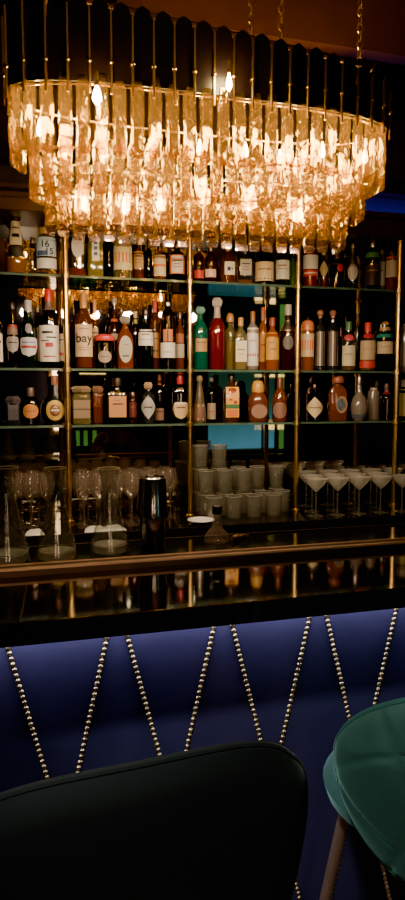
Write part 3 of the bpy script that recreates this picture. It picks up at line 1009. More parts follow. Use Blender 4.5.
wg = make_flute('stemmed wine glass in the crowd of glasses behind the carafes', 'wine glasses at the left of the back counter')
first = True
for (px0, Y, cnt, st) in [(84, 2.67, 5, 16), (14, 2.735, 10, 16.5), (22, 2.80, 10, 16.5), (16, 2.87, 10, 16.5)]:
    for i in range(cnt):
        px = px0 + i * st
        if px > 176:
            continue
        loc = on_back(px, Y)
        if any(math.hypot(loc[0] - at_y(q, 500, YP - .028).x, Y - YP + .028) < .06 for q in (67.5, 190)):
            continue
        if first:
            wg.location = loc
            first = False
        else:
            copy_tree(wg, loc)

# saucer and paper napkins on the back counter
p = at_z(190, 515.5, Z_BACK)
bm = bmesh.new()
add_lathe(bm, [(.5, 0), (.62, .004), (1, .014), (.97, .016), (.6, .007), (.3, .006)], .056, 28)
tag(link('saucer', bm, M_WHITE, loc=(p.x, Y_BC + .065, Z_BACK + .0005), smooth=True), 'small white saucer on the front edge of the back counter', 'saucer')
for (px, s, lab) in [(95, .045, 'folded white napkin under the wine glasses, left of another napkin'), (113, .045, 'folded white napkin just left of the steel shaker'), (34, .036, 'small folded white paper between the two left carafes')]:
    loc = on_back(px, 2.605, 0)
    bm = bmesh.new()
    vs = [bm.verts.new(v) for v in [(-s, -.03, .0), (s, -.035, .0), (s * .7, .035, .004), (-s * .8, .03, .002), (-s * .9, -.028, .009), (s * .9, -.03, .007), (s * .5, .03, .012), (-s * .4, .03, .011)]]
    for f in [(0, 1, 2, 3), (4, 5, 6, 7), (0, 1, 5, 4), (1, 2, 6, 5), (2, 3, 7, 6), (3, 0, 4, 7)]:
        bm.faces.new([vs[i] for i in f])
    tag(link('paper_napkin', bm, M_WHITE, loc=loc), lab, 'napkin')

# ------------------------------------------------------------------ front bar
bar = thing('bar_counter', 'long black stone bar counter with blue upholstered front and brass nailheads', 'bar')
ZT = COUNTER_Z
Y_TB = at_z(200, 563.5, ZT).y                 # back edge of the stone top
z_bot = at_y(202, 628.5, Y_EDGE).z
bm = bmesh.new()
add_box(bm, -2.2, 4.2, Y_EDGE, Y_TB, z_bot, ZT, 0, .003)
link('worktop', bm, M_TOP, bar)
ZR = ZT + .018
Y_R1 = Y_TB + .042
bm = bmesh.new()
add_box(bm, -2.2, 4.2, Y_TB, Y_R1, z_bot, ZR, 0, .002)
link('raised_rail', bm, pbr('satin_bronze', (0.16, 0.11, 0.09), 0.38, .9, .2), bar)
bm = bmesh.new()
add_box(bm, -2.2, 4.2, Y_TB - .002, Y_TB + .007, ZR - .004, ZR + .0015)
add_box(bm, -2.2, 4.2, Y_R1 - .008, Y_R1 - .002, ZR, ZR + .002)
link('rail_highlight_strip', bm, pbr('copper_highlight', (0.85, 0.58, 0.42), 0.42, 1.0), bar)  # bright strips put the rail's highlight lines into the colour
ZL = ZR - .012
Y_L1 = Y_R1 + .22
bm = bmesh.new()
add_box(bm, -2.2, 4.2, Y_R1, Y_L1, ZL - .03, ZL, 0, .002)
link('service_ledge', bm, M_BLACK, bar)
bm = bmesh.new()
add_box(bm, -2.2, 4.2, Y_L1 - .006, Y_L1 + .001, ZL - .001, ZL + .004)
link('ledge_lip', bm, M_DARKWOOD, bar)
# front panel
YPAN = 1.46
M_BLUE = pbr('navy_leatherette', (0.074, 0.066, 0.15), 0.42, 0, 0.22, 9, bump=.35, spec=0.4)
bm = bmesh.new()
add_box(bm, -2.2, 4.2, YPAN, YPAN + .05, 0.12, z_bot)
link('upholstered_panel', bm, M_BLUE, bar)
bm = bmesh.new()
add_box(bm, -2.2, 4.2, YPAN - .01, YPAN + .05, 0.0, .12)
link('kickboard', bm, M_BLACK, bar)
bm = bmesh.new()
add_box(bm, -2.2, 4.2, YPAN + .05, Y_L1, 0.0, ZL - .031)
link('carcass', bm, M_BLACK, bar)
E_LED = emit('cool_led_strip', (0.70, 0.78, 1.0), 5.0, 0.05)
bm = bmesh.new()
add_box(bm, -2.2, 4.2, YPAN - .022, YPAN - .012, z_bot - .006, z_bot - .001)
link('led_strip', bm, E_LED, bar)
# nailhead lines: right-leaning and left-leaning, crossing lower down
tops_r = [8, 127, 232, 326, 412]
tops_l = [107, 214, 310, 397, -18]
bots_r = {8: (45, 770), 127: (158, 750), 232: (262, 742), 326: (350, 725)}
bots_l = {107: (78, 765), 214: (187, 748), 310: (282, 742), 397: (375, 705)}


def edge_y(px):
    return 649 - px * 44 / 405.0


def slope(tp, bt):
    a = at_y(tp, edge_y(tp), YPAN)
    b = at_y(bt[0], bt[1], YPAN)
    return (b.x - a.x) / (a.z - b.z)


sr = sum(slope(k, v) for k, v in bots_r.items()) / 4
sl = sum(slope(k, v) for k, v in bots_l.items()) / 4
print('slopes', sr, sl, 'ZT', ZT, 'z_bot', z_bot, 'Y_TB', Y_TB, 'rows', ROW_Z, 'ZB', Z_BACK)
nail = bmesh.new()
lines = []
ar = [at_y(k, edge_y(k), YPAN) for k in tops_r]
al = [at_y(k, edge_y(k), YPAN) for k in tops_l]
for a in ar:
    lines.append((a, sr))
for a in al:
    lines.append((a, sl))
ex = ar[-1].x + .38
lines.append((Vector((ex, YPAN, ar[0].z)), sr))
for (a, s) in lines:
    bm = bmesh.new()
    pitch = .0129
    z = z_bot - .012
    k = 0
    while z > .14:
        x = a.x + s * (a.z - z)
        for r_, zz in ((1, 0),):
            # domed head facing -y
            base = []
            cen = bm.verts.new((x, YPAN - .0050, z))
            prev = None
            for (rr, dy) in ((.0030, .0044), (.0050, .0028), (.0060, 0.0)):
                ring = [bm.verts.new((x + rr * math.cos(q * PI / 4), YPAN - dy, z + rr * math.sin(q * PI / 4))) for q in range(8)]
                for q in range(8):
                    w = (q + 1) % 8
                    if prev is None:
                        bm.faces.new((cen, ring[q], ring[w]))
                    else:
                        bm.faces.new((prev[q], ring[q], ring[w], prev[w]))
                prev = ring
        z -= pitch / math.sqrt(1 + s * s)
    link('nailhead_strand', bm, pbr('pale_brass_nail', (1.0, 0.68, 0.34), 0.3, 1.0), bar, smooth=True)

# ------------------------------------------------------------------ things on the service ledge
def at_ledge(px, py):
    return at_z(px, py, ZL)


def carafe(px, py, wpx, hpx, label, rz=0):
    p = at_ledge(px, py)
    sc = (Matrix.Rotation(YAW, 3, 'Z') @ Vector((p.x, p.y, 0))).y / F
    R = wpx * sc / 2
    Hh = hpx * sc * .93
    y = max(min(p.y, Y_L1 - .02), Y_R1 + R + .003)
    t = thing('glass_carafe', label, 'carafe', (p.x, y, ZL + .0005), rz, 'conical carafes on the bar ledge')
    pr = [(.90, 0), (1.0, .02), (1.0, .05), (.93, .12), (.62, .44), (.44, .64), (.40, .78), (.44, .90), (.56, 1.0)]
    bm = bmesh.new()
    add_lathe(bm, [(r, z * Hh) for r, z in pr], R, 28, cap1=False)
    add_lathe(bm, [(r - .05, max(z, .045) * Hh) for r, z in pr], R, 28, cap1=False)
    link('glass_body', bm, M_CLEAR, t, smooth=True)
    bm = bmesh.new()
    add_lathe(bm, [(.86, .004), (.92, .012), (.90, .022), (.3, .014)], R, 28)
    link('thick_base', bm, M_RIM, t, smooth=True)
    bm = bmesh.new()
    add_tube(bm, [(.55 * R * math.cos(a * PI / 12), .55 * R * math.sin(a * PI / 12), Hh) for a in range(24)], .0014, 6, closed=True)
    link('lip', bm, M_RIM, t, smooth=True)


carafe(8, 562, 46, 104, 'clear conical glass carafe cut by the left edge, on the bar ledge')
carafe(57, 559, 42, 100, 'clear conical glass carafe between the left-edge one and the one by the shaker')
carafe(110, 552, 40, 92, 'clear conical glass carafe standing just left of the steel shaker')

p = at_ledge(153, 549)
sc = (Matrix.Rotation(YAW, 3, 'Z') @ Vector((p.x, p.y, 0))).y / F
t = thing('cocktail_shaker', 'tall polished steel cocktail shaker of two nested cups on the bar ledge', 'shaker', (p.x, max(p.y, Y_R1 + .048), ZL + .0005))
bm = bmesh.new()
add_lathe(bm, [(.74, 0), (.78, .004), (.98, 40 * sc)], 15 * sc, 32)
link('lower_cup', bm, M_STEEL, t, smooth=True)
bm = bmesh.new()
add_lathe(bm, [(1.06, 34 * sc), (1.07, 36 * sc), (1.0, 44 * sc), (.90, 71 * sc), (.92, 73 * sc), (.80, 74 * sc), (.78, 70 * sc)], 15 * sc, 32, cap0=False)
link('upper_cup', bm, M_STEEL, t, smooth=True)

p = at_ledge(217, 541)
t = thing('dasher_bottle', 'small clear dasher bottle with black neck cap on the bar ledge', 'bottle', (p.x, max(p.y, Y_R1 + .04), ZL + .0005))
bm = bmesh.new()
add_lathe(bm, [(.95, 0), (1, .006), (.85, .020), (.45, .036), (.30, .052), (.28, .080)], .037, 24)
link('glass_body', bm, M_STEM, t, smooth=True)
bm = bmesh.new()
add_lathe(bm, [(.30, .076), (.36, .080), (.36, .098), (.30, .100)], .037, 16)
link('cap', bm, C('161414', .4), t, smooth=True)
p = at_ledge(239, 540)
t = thing('pourer', 'small brass bottle pourer lying on the bar ledge beside the dasher bottle', 'pourer', (p.x, max(p.y, Y_R1 + .03), ZL + .009), .6)
bm = bmesh.new()
add_tube(bm, [(-.03, 0, 0), (-.008, 0, 0), (-.004, 0, 0)], [.008, .0085, .006], 12)
link('stopper', bm, M_OLDBRASS, t, smooth=True)
bm = bmesh.new()
add_tube(bm, [(-.005, 0, 0), (.02, 0, .001), (.045, 0, -.004)], [.004, .0035, .003], 10)
link('spout', bm, M_BRASS, t, smooth=True)

# ------------------------------------------------------------------ chandelier
YC = 1.98
cL, cR = at_y(9, 120, YC), at_y(378, 150, YC)
CX = (cL.x + cR.x) / 2
tiers = []
for (pl, pr_, yl, yr, tl, tr_, bh) in [(9, 378, 166, 198, 90, 134, .15), (29, 360, 200, 229, 150, 178, .11), (45, 344, 232, 251, 186, 212, .07)]:
    a, b = at_y(pl, yl, YC), at_y(pr_, yr, YC)
    z0 = (a.z + b.z) / 2
    z1 = (at_y(pl, tl, YC).z + at_y(pr_, tr_, YC).z) / 2
    tiers.append((a.x, b.x, z0, z1, bh))
print('tiers', tiers)
ch = thing('chandelier', 'long three-tiered chandelier of glowing amber crystal bars hung over the bar', 'chandelier', (CX, YC, tiers[0][3]))
ch_loc = Vector((CX, YC, tiers[0][3]))
bpy.context.view_layer.update()


def chlink(name, bm, mat, smooth=False, **k):
    for v in bm.verts:
        v.co -= ch_loc
    o = link(name, bm, mat, ch, smooth=smooth)
    return o


def stadium(x0, x1, bh, pitch):
    """points with outward normals round a long oval"""
    cx, a = (x0 + x1) / 2, (x1 - x0) / 2
    # superellipse sampled by arc length
    pts = []
    K = 720
    for i in range(K):
        th = 2 * PI * i / K - PI / 2
        c, s = math.cos(th), math.sin(th)
        k = (abs(c) ** 3 + abs(s) ** 3) ** (-1 / 3)
        pts.append(Vector((cx + a * c * k, YC + bh * s * k, 0)))
    per = sum((pts[i] - pts[i - 1]).length for i in range(K))
    n = round(per / pitch)
    out_ = []
    acc = 0
    tgt = 0
    for i in range(K):
        seg = (pts[(i + 1) % K] - pts[i])
        while tgt <= acc + seg.length and len(out_) < n:
            q = pts[i] + seg * ((tgt - acc) / max(seg.length, 1e-6))
            t_ = seg.normalized()
            out_.append((q, Vector((t_.y, -t_.x, 0)), t_))
            tgt += per / n
        acc += seg.length
    return out_


def prism(bm, q, nrm, tan, z0, z1, w, th, ti=0):
    fh = .019 if ti == 2 else .009
    fm = 1 if ti == 2 else 0
    """hammered crystal bar with a chamfered foot and a notched top"""
    nz = 9
    rows = []
    sec = [(-.5, -.2), (-.34, .5), (.34, .5), (.5, -.2), (.34, -.5), (-.34, -.5)]
    jx = random.uniform(-.003, .003)
    for k in range(nz + 1):
        f = k / nz
        z = z0 + (z1 - z0) * f
        row = []
        for (u, v) in sec:
            du = random.uniform(-.0022, .0022)
            dv = random.uniform(-.0028, .0028) if 0 < k < nz else 0
            sh = 1.0 if k < nz else .8
            row.append(bm.verts.new(q + tan * (u * w * sh + du * .4 + jx * (1 - f)) + nrm * (v * th + dv) + Vector((0, 0, z))))
        rows.append(row)
    for A, B_ in zip(rows, rows[1:]):
        for i in range(6):
            j = (i + 1) % 6
            bm.faces.new((A[i], A[j], B_[j], B_[i]))
    bm.faces.new(rows[-1])
    # chamfered foot
    foot = [bm.verts.new(q + tan * (u * w * .82) + nrm * (v * th * .5 - th * .25) + Vector((0, 0, z0 - fh))) for (u, v) in sec]
    for i in range(6):
        j = (i + 1) % 6
        bm.faces.new((foot[i], foot[j], rows[0][j], rows[0][i])).material_index = fm
    bm.faces.new(foot[::-1]).material_index = fm


cands = []
for ti, (x0, x1, z0, z1, bh) in enumerate(tiers):
    for (q, nrm, tan) in stadium(x0 + .01, x1 - .01, bh, (.047, .046, .045)[ti]):
        cands.append((q, nrm, tan, z0 + .016 + random.uniform(-.003, .003), z1, ti))
front_c = sorted(cands, key=lambda c: c[0].y)
# the lower tiers only show their foot below the one above; nearest 100 are single parts
sel = front_c[:100]
rest = front_c[100:]
for (q, nrm, tan, z0, z1, ti) in sel:
    bm = bmesh.new()
    prism(bm, q, nrm, tan, z0, z1 + random.uniform(-.006, .012), .037, .017, ti)
    chlink('crystal_bar', bm, [M_CRYSTAL, M_BEVEL])
bm = bmesh.new()
for (q, nrm, tan, z0, z1, ti) in rest:
    prism(bm, q, nrm, tan, z0, z1, .037, .017, ti)
o = chlink('crystal_bar', bm, [M_CRYSTAL, M_BEVEL])
o['kind'] = 'stuff'
# brass hoops holding each tier
for (x0, x1, z0, z1, bh) in tiers:
    bm = bmesh.new()
    pts = [p_[0] - p_[1] * .014 + Vector((0, 0, z1 - .01)) for p_ in stadium(x0 + .01, x1 - .01, bh, .05)]
    add_tube(bm, pts, .003, 6, closed=True)
    chlink('frame_hoop', bm, M_BRASS, True)
# upper ring of near-black strips and brass rods up to the plate
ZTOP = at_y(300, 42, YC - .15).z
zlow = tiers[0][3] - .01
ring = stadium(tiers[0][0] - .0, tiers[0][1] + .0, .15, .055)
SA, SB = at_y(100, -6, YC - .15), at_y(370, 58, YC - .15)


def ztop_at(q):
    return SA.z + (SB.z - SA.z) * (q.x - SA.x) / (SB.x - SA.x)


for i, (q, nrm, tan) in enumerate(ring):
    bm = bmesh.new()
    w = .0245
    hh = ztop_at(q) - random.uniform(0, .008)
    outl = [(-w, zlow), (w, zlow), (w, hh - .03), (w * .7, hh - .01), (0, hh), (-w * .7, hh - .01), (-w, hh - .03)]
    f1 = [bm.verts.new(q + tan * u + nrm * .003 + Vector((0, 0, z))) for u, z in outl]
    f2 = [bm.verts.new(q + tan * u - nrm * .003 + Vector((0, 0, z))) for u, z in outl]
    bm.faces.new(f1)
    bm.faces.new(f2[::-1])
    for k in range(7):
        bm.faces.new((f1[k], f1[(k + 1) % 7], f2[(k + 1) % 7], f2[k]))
    chlink('dark_strip', bm, M_SLAT)
    bm = bmesh.new()
    m_ = q + tan * .0275 + nrm * .007
    add_tube(bm, [m_ + Vector((0, 0, zlow - .03)), m_ + Vector((0, 0, ztop_at(m_) - .03))], .0036, 6)
    add_sphere(bm, m_ + Vector((0, 0, zlow + .05)), .007, 8, 6)
    chlink('brass_rod', bm, M_BRASS, True)
bm = bmesh.new()
for sy_ in (-1, 1):
    add_tube(bm, [(x, YC + sy_ * .13, ztop_at(Vector((x, 0, 0))) - .012) for x in (tiers[0][0] + .1, tiers[0][1] - .1)], .008, 6)
for x in [tiers[0][0] + .1, CX, tiers[0][1] - .1]:
    z_ = ztop_at(Vector((x, 0, 0))) - .012
    add_tube(bm, [(x, YC - .15, z_), (x, YC + .15, z_)], .006, 6)
chlink('top_frame', bm, M_CEIL)
for px in (70, 251, 281, 360):
    pc = at_y(px, 20, YC - .0)
    bm = bmesh.new()
    z = ztop_at(pc) - .005
    k = 0
    while z < ZCEIL - .01:
        pl = []
        for a in range(10):
            an = a * PI / 5
            u = .008 * math.cos(an)
            vv = .015 * math.sin(an)
            pl.append((pc.x + (u if k % 2 else 0), YC + (0 if k % 2 else u), z + vv))
        add_tube(bm, pl, .002, 5, closed=True)
        z += .024
        k += 1
    chlink('chain', bm, M_BRASS, True)
bm = bmesh.new()
add_box(bm, CX - .5, CX + .5, YC - .1, YC + .1, ZCEIL - .02, ZCEIL - .001, 0, .004)
chlink('ceiling_plate', bm, M_OLDBRASS)
# candle bulbs
E_BULB = emit('filament_bulb_glow', (1.0, 0.60, 0.24), 110.0, 0.05)
bulbs = [(97, 97, -.40), (229, 84, -.40), (65, 150, .0), (104, 152, -.03), (150, 150, .03), (322, 152, -.02), (296, 168, .02), (280, 160, 0), (205, 198, 0),
         (160, 205, 0), (125, 208, 0), (200, 150, .03), (245, 152, .0), (250, 205, 0), (345, 178, 0), (300, 215, 0), (85, 205, .0), (40, 130, 0), (365, 158, 0)]
for i, (px, py, dy) in enumerate(bulbs):
    q = at_y(px, py, YC + dy * .5)
    bm = bmesh.new()
    add_lathe(bm, [(.3, -.018), (.9, -.008), (1, .0), (.75, .012), (.2, .030)], .0095 if i > 1 else .012 - .004 * i, 12)
    for v in bm.verts:
        v.co += q
    chlink('bulb', bm, E_BULB, True)
    bm = bmesh.new()
    add_lathe(bm, [(1, -.055), (1, -.018)] if i > 1 else [(1, .026), (1, .06)], .007 if i > 1 else .005, 10)
    for v in bm.verts:
        v.co += q
    chlink('candle_socket', bm, M_BRASS, True)
    if i % 1 == 0:
        ld = bpy.data.lights.new('bulb_light', 'POINT')
        ld.energy = 1.5
        ld.color = (1.0, 0.72, 0.28)
        ld.shadow_soft_size = .02
        lo = bpy.data.objects.new('bulb_light', ld)
        COL.objects.link(lo)
        lo.location = q + Vector((0, 0, .034))


# ------------------------------------------------------------------ bar stools
def velvet(key, col, rim):
    m, N, L, out = nt(key)
    p = N.new('ShaderNodeBsdfPrincipled')
    b, nz = noise_bump(N, L, 300, .25, .001)
    p.inputs['Roughness'].default_value = .8
    p.inputs['Sheen Weight'].default_value = .25 if col[1] < .05 else .6
    p.inputs['Sheen Roughness'].default_value = .35
    p.inputs['Sheen Tint'].default_value = (*rim, 1)
    p.inputs['Base Color'].default_value = (*col, 1)
    b2, nz2 = noise_bump(N, L, 12, 0)
    mx = N.new('ShaderNodeMix'); mx.data_type = 'RGBA'
    mx.inputs['A'].default_value = (*[c * .75 for c in col], 1)
    mx.inputs['B'].default_value = (*[c * 1.3 for c in col], 1)
    L.new(nz2.outputs[0], mx.inputs['Factor'])
    L.new(mx.outputs['Result'], p.inputs['Base Color'])
    L.new(b.outputs[0], p.inputs['Normal'])
    L.new(p.outputs[0], out.inputs[0])
    return m


def stool(label, loc, rz, mat, rimmat, R, Rcurve, ztop, zbot, half, quilt, th=.05, flat=False, legmat=None, seat_r=None, seat_up=0.0, seat_y=0.0, seat_x=0.0):
    """bar stool; local -y is the back. half = angular half width of the wrap-round back"""
    t = thing('bar_stool', label, 'stool', loc, rz)
    # backrest: shell surface
    bm = bmesh.new()
    nu, nv = (96, 56) if quilt else (48, 22)

    def pt(u, v, off):
        # u,v in -1..1 ; superellipse outline
        if flat:
            k = (abs(u) ** 3.4 + abs(v) ** 3.4) ** (-1 / 3.4) * max(abs(u), abs(v)) if (u or v) else 1
        else:
            k = (abs(u) ** 2.15 + abs(v) ** 2.15) ** (-1 / 2.15) * max(abs(u), abs(v)) if (u or v) else 1
        uu, vv = u * k, v * k
        z = (ztop + zbot) / 2 + vv * (ztop - zbot) / 2
        th_ = uu * half
        e = max(0, 1 - (max(abs(u), abs(v))) ** 6)
        bulge = off * (.25 + .75 * e ** .5)
        f = (z - zbot) / (ztop - zbot)
        taper = 1 - .18 * (1 - f) ** 2 if flat else .62 + .38 * min(1, f * 1.5) ** .6
        rr = (Rcurve + bulge) 
        x = math.sin(th_) * rr * taper
        y = -math.cos(th_) * rr * (taper if not flat else 1) + (Rcurve - R)
        if flat:
            z += .022 * (1 - u * u) * f
            y -= .04 * f
        return Vector((x, y, z))
    outer = [[bm.verts.new(pt(-1 + 2 * i / nu, -1 + 2 * j / nv, th / 2)) for i in range(nu + 1)] for j in range(nv + 1)]
    inner = [[bm.verts.new(pt(-1 + 2 * i / nu, -1 + 2 * j / nv, -th / 2)) for i in range(nu + 1)] for j in range(nv + 1)]
    if quilt:
        for j in range(1, nv):
            for i in range(1, nu):
                a = (i * 1.0 / nu * 4 + j * 1.0 / nv * 2) % 1
                b_ = (i * 1.0 / nu * 4 - j * 1.0 / nv * 2) % 1
                d = min(a, 1 - a, b_, 1 - b_)
                if d < .10:
                    v = outer[j][i]
                    n_ = Vector((v.co.x, v.co.y, 0)).normalized()
                    v.co -= n_ * .0045 * (1 - d / .10) ** 2 * 1.3
    for g in (outer, inner):
        for j in range(nv):
            for i in range(nu):
                bm.faces.new((g[j][i], g[j][i + 1], g[j + 1][i + 1], g[j + 1][i]))
    bd_o = [outer[0][i] for i in range(nu)] + [outer[j][nu] for j in range(nv)] + [outer[nv][i] for i in range(nu, 0, -1)] + [outer[j][0] for j in range(nv, 0, -1)]
    bd_i = [inner[0][i] for i in range(nu)] + [inner[j][nu] for j in range(nv)] + [inner[nv][i] for i in range(nu, 0, -1)] + [inner[j][0] for j in range(nv, 0, -1)]
    pts = []
    for k in range(len(bd_o)):
        j = (k + 1) % len(bd_o)
        bm.faces.new((bd_o[k], bd_o[j], bd_i[j], bd_i[k]))
        pts.append((bd_o[k].co + bd_i[k].co) / 2)
    pts = [p_ + (p_ - Vector((0, p_.y, (ztop + zbot) / 2))).normalized() * .002 for p_ in pts]
    bo = link('backrest', bm, mat, t, smooth=True)
    bm = bmesh.new()
    add_tube(bm, pts, .0055, 8, closed=True)
    link('piping', bm, rimmat, t, smooth=True)
    # seat
    bm = bmesh.new()
    sr_ = seat_r or min(R, .235) * .92
    add_lathe(bm, [(.80, .655), (.96, .665), (1, .69), (.99, .725 + seat_up), (.92, .745 + seat_up), (.55, .752 + seat_up), (.1, .754 + seat_up)], sr_, 40, cx=seat_x, cy=seat_y)
    link('seat', bm, mat, t, smooth=True)
    bm = bmesh.new()
    add_lathe(bm, [(.5, .63), (.72, .64), (.72, .656)], sr_, 24)
    link('seat_plate', bm, legmat, t, smooth=True)
    for sx in (-1, 1):
        for sy_ in (-1, 1):
            bm = bmesh.new()
            add_tube(bm, [(sx * .115, sy_ * .115, .64), (sx * .20, sy_ * .20, .002)], [.013, .009], 12)
            link('leg', bm, legmat, t, smooth=True)
    bm = bmesh.new()
    rr = .175 * 1.4142
    add_tube(bm, [(rr * math.cos(a * PI / 16), rr * math.sin(a * PI / 16), .22) for a in range(32)], .008, 8, closed=True)
    link('footrest', bm, legmat, t, smooth=True)
    return t


V_DARK = velvet('black_green_velvet', (0.006, 0.009, 0.009), (.5, .6, .5))
V_DARKRIM = velvet('dark_piping', (0.012, 0.016, 0.015), (.6, .7, .6))
V_TEAL = velvet('teal_velvet', (0.045, 0.112, 0.088), (.5, .9, .75))
V_TEALRIM = velvet('teal_piping', (0.03, 0.11, 0.09), (.6, .9, .8))
M_LEG = pbr('rose_brass_leg', (0.72, 0.46, 0.34), 0.45, .8)

# left stool: top of back measured at (240,742), right side at x 307
YS = .84
a = at_y(306, 800, YS)
c_ = a.x - .285
ztl = at_y(215, 745, YS - .03).z - .022
stool('dark velvet bar stool seen from behind at the lower left, its broad back nearly black', (c_ + .022, YS + .21, 0), math.radians(5), V_DARK, V_DARKRIM, .21, .62, ztl - .008, .60, .47, False, th=.06, flat=True, legmat=M_LEG)
# right stool
p = at_y(430, 780, 1.13)
stool('teal green quilted velvet bar stool with rounded shell back at the lower right', (p.x, 1.13, 0), math.radians(6), V_TEAL, V_TEALRIM, .26, .26, at_y(430, 681, .92).z, .585, 1.42, True, th=.055, legmat=M_LEG, seat_r=.205, seat_up=-.03, seat_y=.03, seat_x=.01)


E_WARM = emit('warm_tube_glow', (1.0, .68, .42), 16.0, .05)  # unseen glow tubes added to streak the shaker and give glints
for (lx, lab) in ((-.75, 'tall warm glow tube added for reflections behind the viewer, nearest the left wall'), (.62, 'tall warm glow tube added for reflections behind the viewer, nearer the middle')):
    t = thing('reflection_tube', lab, 'lamp', (lx, YF, 0))
    bm = bmesh.new()
    add_box(bm, -.09, .09, 0.001, .03, .9, 2.5, 0, .004)
    link('back_plate', bm, M_OLDBRASS, t)
    bm = bmesh.new()
    add_lathe(bm, [(.6, .98), (1, 1.0), (1, 2.40), (.6, 2.42)], .045, 16, cy=.075)
    link('glass_tube', bm, E_WARM, t, smooth=True)
# ------------------------------------------------------------------ guest on the bench behind, mirrored between the shelves
PYP = -.85
PX = mirror_x(116, PYP)
bm = bmesh.new()
add_box(bm, -1.0, 1.0, -.30, .25, .30, .47, 0, .03)
t = thing('bench', 'dark velvet bench in the room behind, seen only dimly in the mirror', 'bench', (PX, PYP - .02, 0))
link('seat', bm, V_DARK, t)
bm = bmesh.new()
add_box(bm, -1.0, 1.0, -.38, -.28, .30, .92, 0, .03)
link('backrest', bm, V_DARK, t)
bm = bmesh.new()
add_box(bm, -.95, .95, -.30, .20, 0, .30, 0, .005)
link('base', bm, M_DARKWOOD, t)


def skinned(name, verts, edges, mat, parent, sub=2):
    me = bpy.data.meshes.new(name)
    me.from_pydata([v[:3] for v in verts], edges, [])
    o = bpy.data.objects.new(name, me)
    COL.objects.link(o)
    md = o.modifiers.new('skin', 'SKIN')
    md.use_smooth_shade = True
    me.skin_vertices.new() if not me.skin_vertices else None
    for i, v in enumerate(verts):
        r = v[3]
        me.skin_vertices[0].data[i].radius = (r if not isinstance(r, tuple) else r[0], r if not isinstance(r, tuple) else r[1])
    me.skin_vertices[0].data[0].use_root = True
    sb = o.modifiers.new('sub', 'SUBSURF')
    sb.levels = sb.render_levels = sub
    me.materials.append(mat)
    if parent:
        o.parent = parent
    return o


M_SKIN = pbr('skin', (0.55, 0.28, 0.20), .5, 0, .08, 8)
V = [(0, 0, .57, (.15, .11)), (0, -.01, .72, (.125, .095)), (0, 0, .90, (.15, .105)), (0, -.01, 1.03, (.12, .08)), (0, 0, 1.10, .052), (0, .01, 1.17, .052),
     (0, .02, 1.25, (.078, .095)), (0, .02, 1.34, (.072, .09)),
     (.17, -.01, 1.04, .052), (.23, .03, .80, .042), (.13, .26, .86, .033), (.10, .30, .88, .03),
     (-.17, -.01, 1.04, .052), (-.24, .06, .82, .042), (-.10, .20, 1.02, .033), (-.085, .215, 1.05, .03),
     (.09, .05, .55, .085), (.11, .42, .54, .065), (.11, .44, .30, .052), (.11, .42, .07, .038), (.11, .52, .035, .035),
     (-.09, .05, .55, .085), (-.11, .42, .54, .065), (-.11, .44, .30, .052), (-.11, .42, .07, .038), (-.11, .52, .035, .035)]
E = [(0, 1), (1, 2), (2, 3), (3, 4), (4, 5), (5, 6), (6, 7), (3, 8), (8, 9), (9, 10), (10, 11), (3, 12), (12, 13), (13, 14), (14, 15),
     (0, 16), (16, 17), (17, 18), (18, 19), (19, 20), (0, 21), (21, 22), (22, 23), (23, 24), (24, 25)]
for (wi, sgn, up) in ((11, -1, 0), (15, 1, 1)):
    wx, wy, wz = V[wi][:3]
    for f in range(5):
        if f < 4:
            ox = (f - 1.5) * .017
            ln = (.070, .080, .075, .060)[f]
            dirv = Vector((0, .35, .94)) if up else Vector((sgn * .5, .8, -.2))
            side = Vector((1, 0, 0)) if up else Vector((.8, -.5, 0))
            st = Vector((wx, wy, wz)) + side * ox + dirv * .055
            m1, m2 = st + dirv * ln * .5, st + dirv * ln * .9 + Vector((0, .012, -.008))
            i0 = len(V)
            V += [(*st, .010), (*m1, .009), (*m2, .0075)]
            E += [(wi, i0), (i0, i0 + 1), (i0 + 1, i0 + 2)]
        else:
            i0 = len(V)
            st = Vector((wx, wy, wz)) + Vector((-.03 * sgn, .02, .02))
            V += [(*st, .011), (*(st + Vector((-.02 * sgn, .015, .03))), .009)]
            E += [(wi, i0), (i0, i0 + 1)]
guest = skinned('person', V, E, M_SKIN, None)
guest.location = (PX, PYP, 0)
tag(guest, 'seated person in a black V-necked top, one forearm raised, mirrored dimly between the shelves', 'person')
top_v = [(0, 0, .60, (.165, .125)), (0, -.01, .73, (.14, .11)), (0, -.005, .89, (.162, .118)), (0, -.02, .985, (.15, .095)), (.15, -.015, 1.02, .06), (.20, .01, .92, .056), (-.15, -.015, 1.02, .06), (-.21, .02, .92, .056)]
skinned('black_top', top_v, [(0, 1), (1, 2), (2, 3), (3, 4), (4, 5), (3, 6), (6, 7)], C('121014', .7), guest)
tr_v = [(0, 0, .56, (.16, .12)), (.09, .05, .55, .095), (.11, .43, .545, .075), (.11, .44, .30, .062), (.11, .42, .12, .052), (-.09, .05, .55, .095), (-.11, .43, .545, .075), (-.11, .44, .30, .062), (-.11, .42, .12, .052)]
skinned('trousers', tr_v, [(0, 1), (1, 2), (2, 3), (3, 4), (0, 5), (5, 6), (6, 7), (7, 8)], C('15131a', .7), guest)
bm = bmesh.new()
add_sphere(bm, (0, -.012, 1.345), .094, 20, 14, 1.0)
add_lathe(bm, [(.6, 1.10), (.95, 1.16), (1, 1.28), (.95, 1.36)], .085, 18, cy=-.045)
link('hair', bm, C('1c120e', .6), guest, smooth=True)
bm = bmesh.new()
for sx in (-1, 1):
    add_sphere(bm, (sx * .032, .105, 1.295), .012, 10, 8)
link('eyes', bm, C('2a1c16', .2), guest, smooth=True)
bm = bmesh.new()
add_tube(bm, [(0, .108, 1.295), (0, .128, 1.262)], [.007, .013], 8)
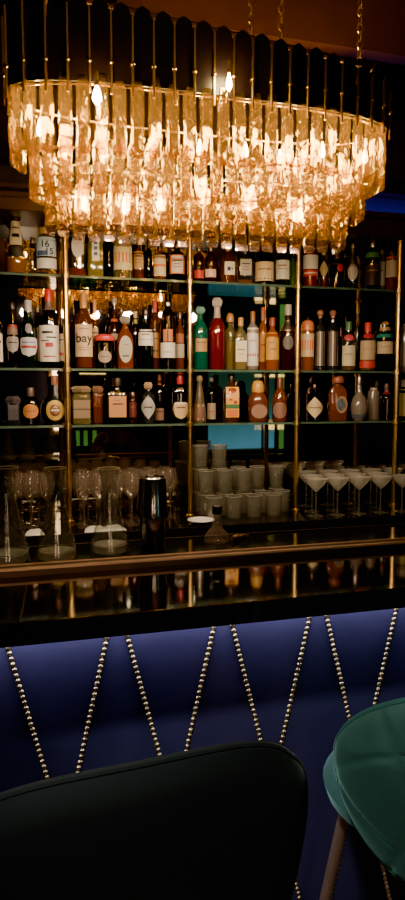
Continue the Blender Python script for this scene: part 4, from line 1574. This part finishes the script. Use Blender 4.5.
link('nose', bm, M_SKIN, guest, smooth=True)
bm = bmesh.new()
add_tube(bm, [(-.024, .108, 1.226), (0, .116, 1.224), (.024, .108, 1.226)], [.004, .008, .004], 8)
link('mouth', bm, C('8a3a34', .5), guest, smooth=True)


# ------------------------------------------------------------------ lights
def area(name, loc, rot, sx, sy, e, col):
    ld = bpy.data.lights.new(name, 'AREA')
    ld.shape = 'RECTANGLE'
    ld.size, ld.size_y = sx, sy
    ld.energy = e
    ld.color = col
    o = bpy.data.objects.new(name, ld)
    COL.objects.link(o)
    o.location = loc
    o.rotation_euler = rot
    return o


# LED strip under the counter washing the panel
area('led_wash', (1.0, YPAN - .03, z_bot - .008), (0, 0, 0), 6.2, 0.012, 8.0, (0.76, 0.80, 1.0)).rotation_euler = (math.radians(12), 0, 0)
# violet cove glow at the right, above the shelves
area('cove_glow', (2.2, 2.76, zc1 + .03), (PI, 0, 0), 1.6, .02, .9, (0.20, 0.16, 1.0))
for k in range(6):  # added spots below the crystals that brighten bottles and counter
    sp = bpy.data.lights.new('bottle_fill_spot', 'SPOT')
    sp.energy = 11
    sp.color = (1.0, 0.76, 0.50)
    sp.spot_size = math.radians(150)
    sp.spot_blend = .6
    sp.shadow_soft_size = .025
    so = bpy.data.objects.new('bottle_fill_spot', sp)
    COL.objects.link(so)
    so.location = (CX + (k - 2.5) * .19, YC + .03, tiers[2][2] - .012)
    so.rotation_euler = (math.radians(40), 0, 0)
# added fill light behind the visitors, bounced off the ceiling
area('room_fill', (1.0, -1.6, 2.1), (PI, 0, 0), 1.2, .8, 26, (1.0, 0.80, 0.62))
# small spot above the right-hand stool from the left
sp = bpy.data.lights.new('ceiling_spot', 'SPOT')
sp.energy = 120
sp.color = (.9, 1.0, .95)
sp.spot_size = math.radians(34)
sp.spot_blend = .8
sp.shadow_soft_size = .08
so = bpy.data.objects.new('ceiling_spot', sp)
COL.objects.link(so)
so.location = (-.5, .0, 2.8)
tgt = Vector((at_y(335, 780, 1.05).x - .02, 1.05, .72))
so.rotation_euler = (tgt - so.location).to_track_quat('-Z', 'Y').to_euler()

w = bpy.data.worlds.new('world')
w.use_nodes = True
w.node_tree.nodes['Background'].inputs[0].default_value = (.25, .16, .13, 1)
w.node_tree.nodes['Background'].inputs[1].default_value = .02
SC.world = w
SC.view_settings.view_transform = 'AgX'
SC.view_settings.look = 'AgX - Punchy'
SC.view_settings.exposure = 0.85
cy = SC.cycles
cy.max_bounces = 14
cy.transparent_max_bounces = 32
cy.glossy_bounces = 6
cy.transmission_bounces = 8
cy.diffuse_bounces = 3
cy.sample_clamp_indirect = 4.0
cy.caustics_reflective = False
cy.caustics_refractive = False
cy.use_denoising = True
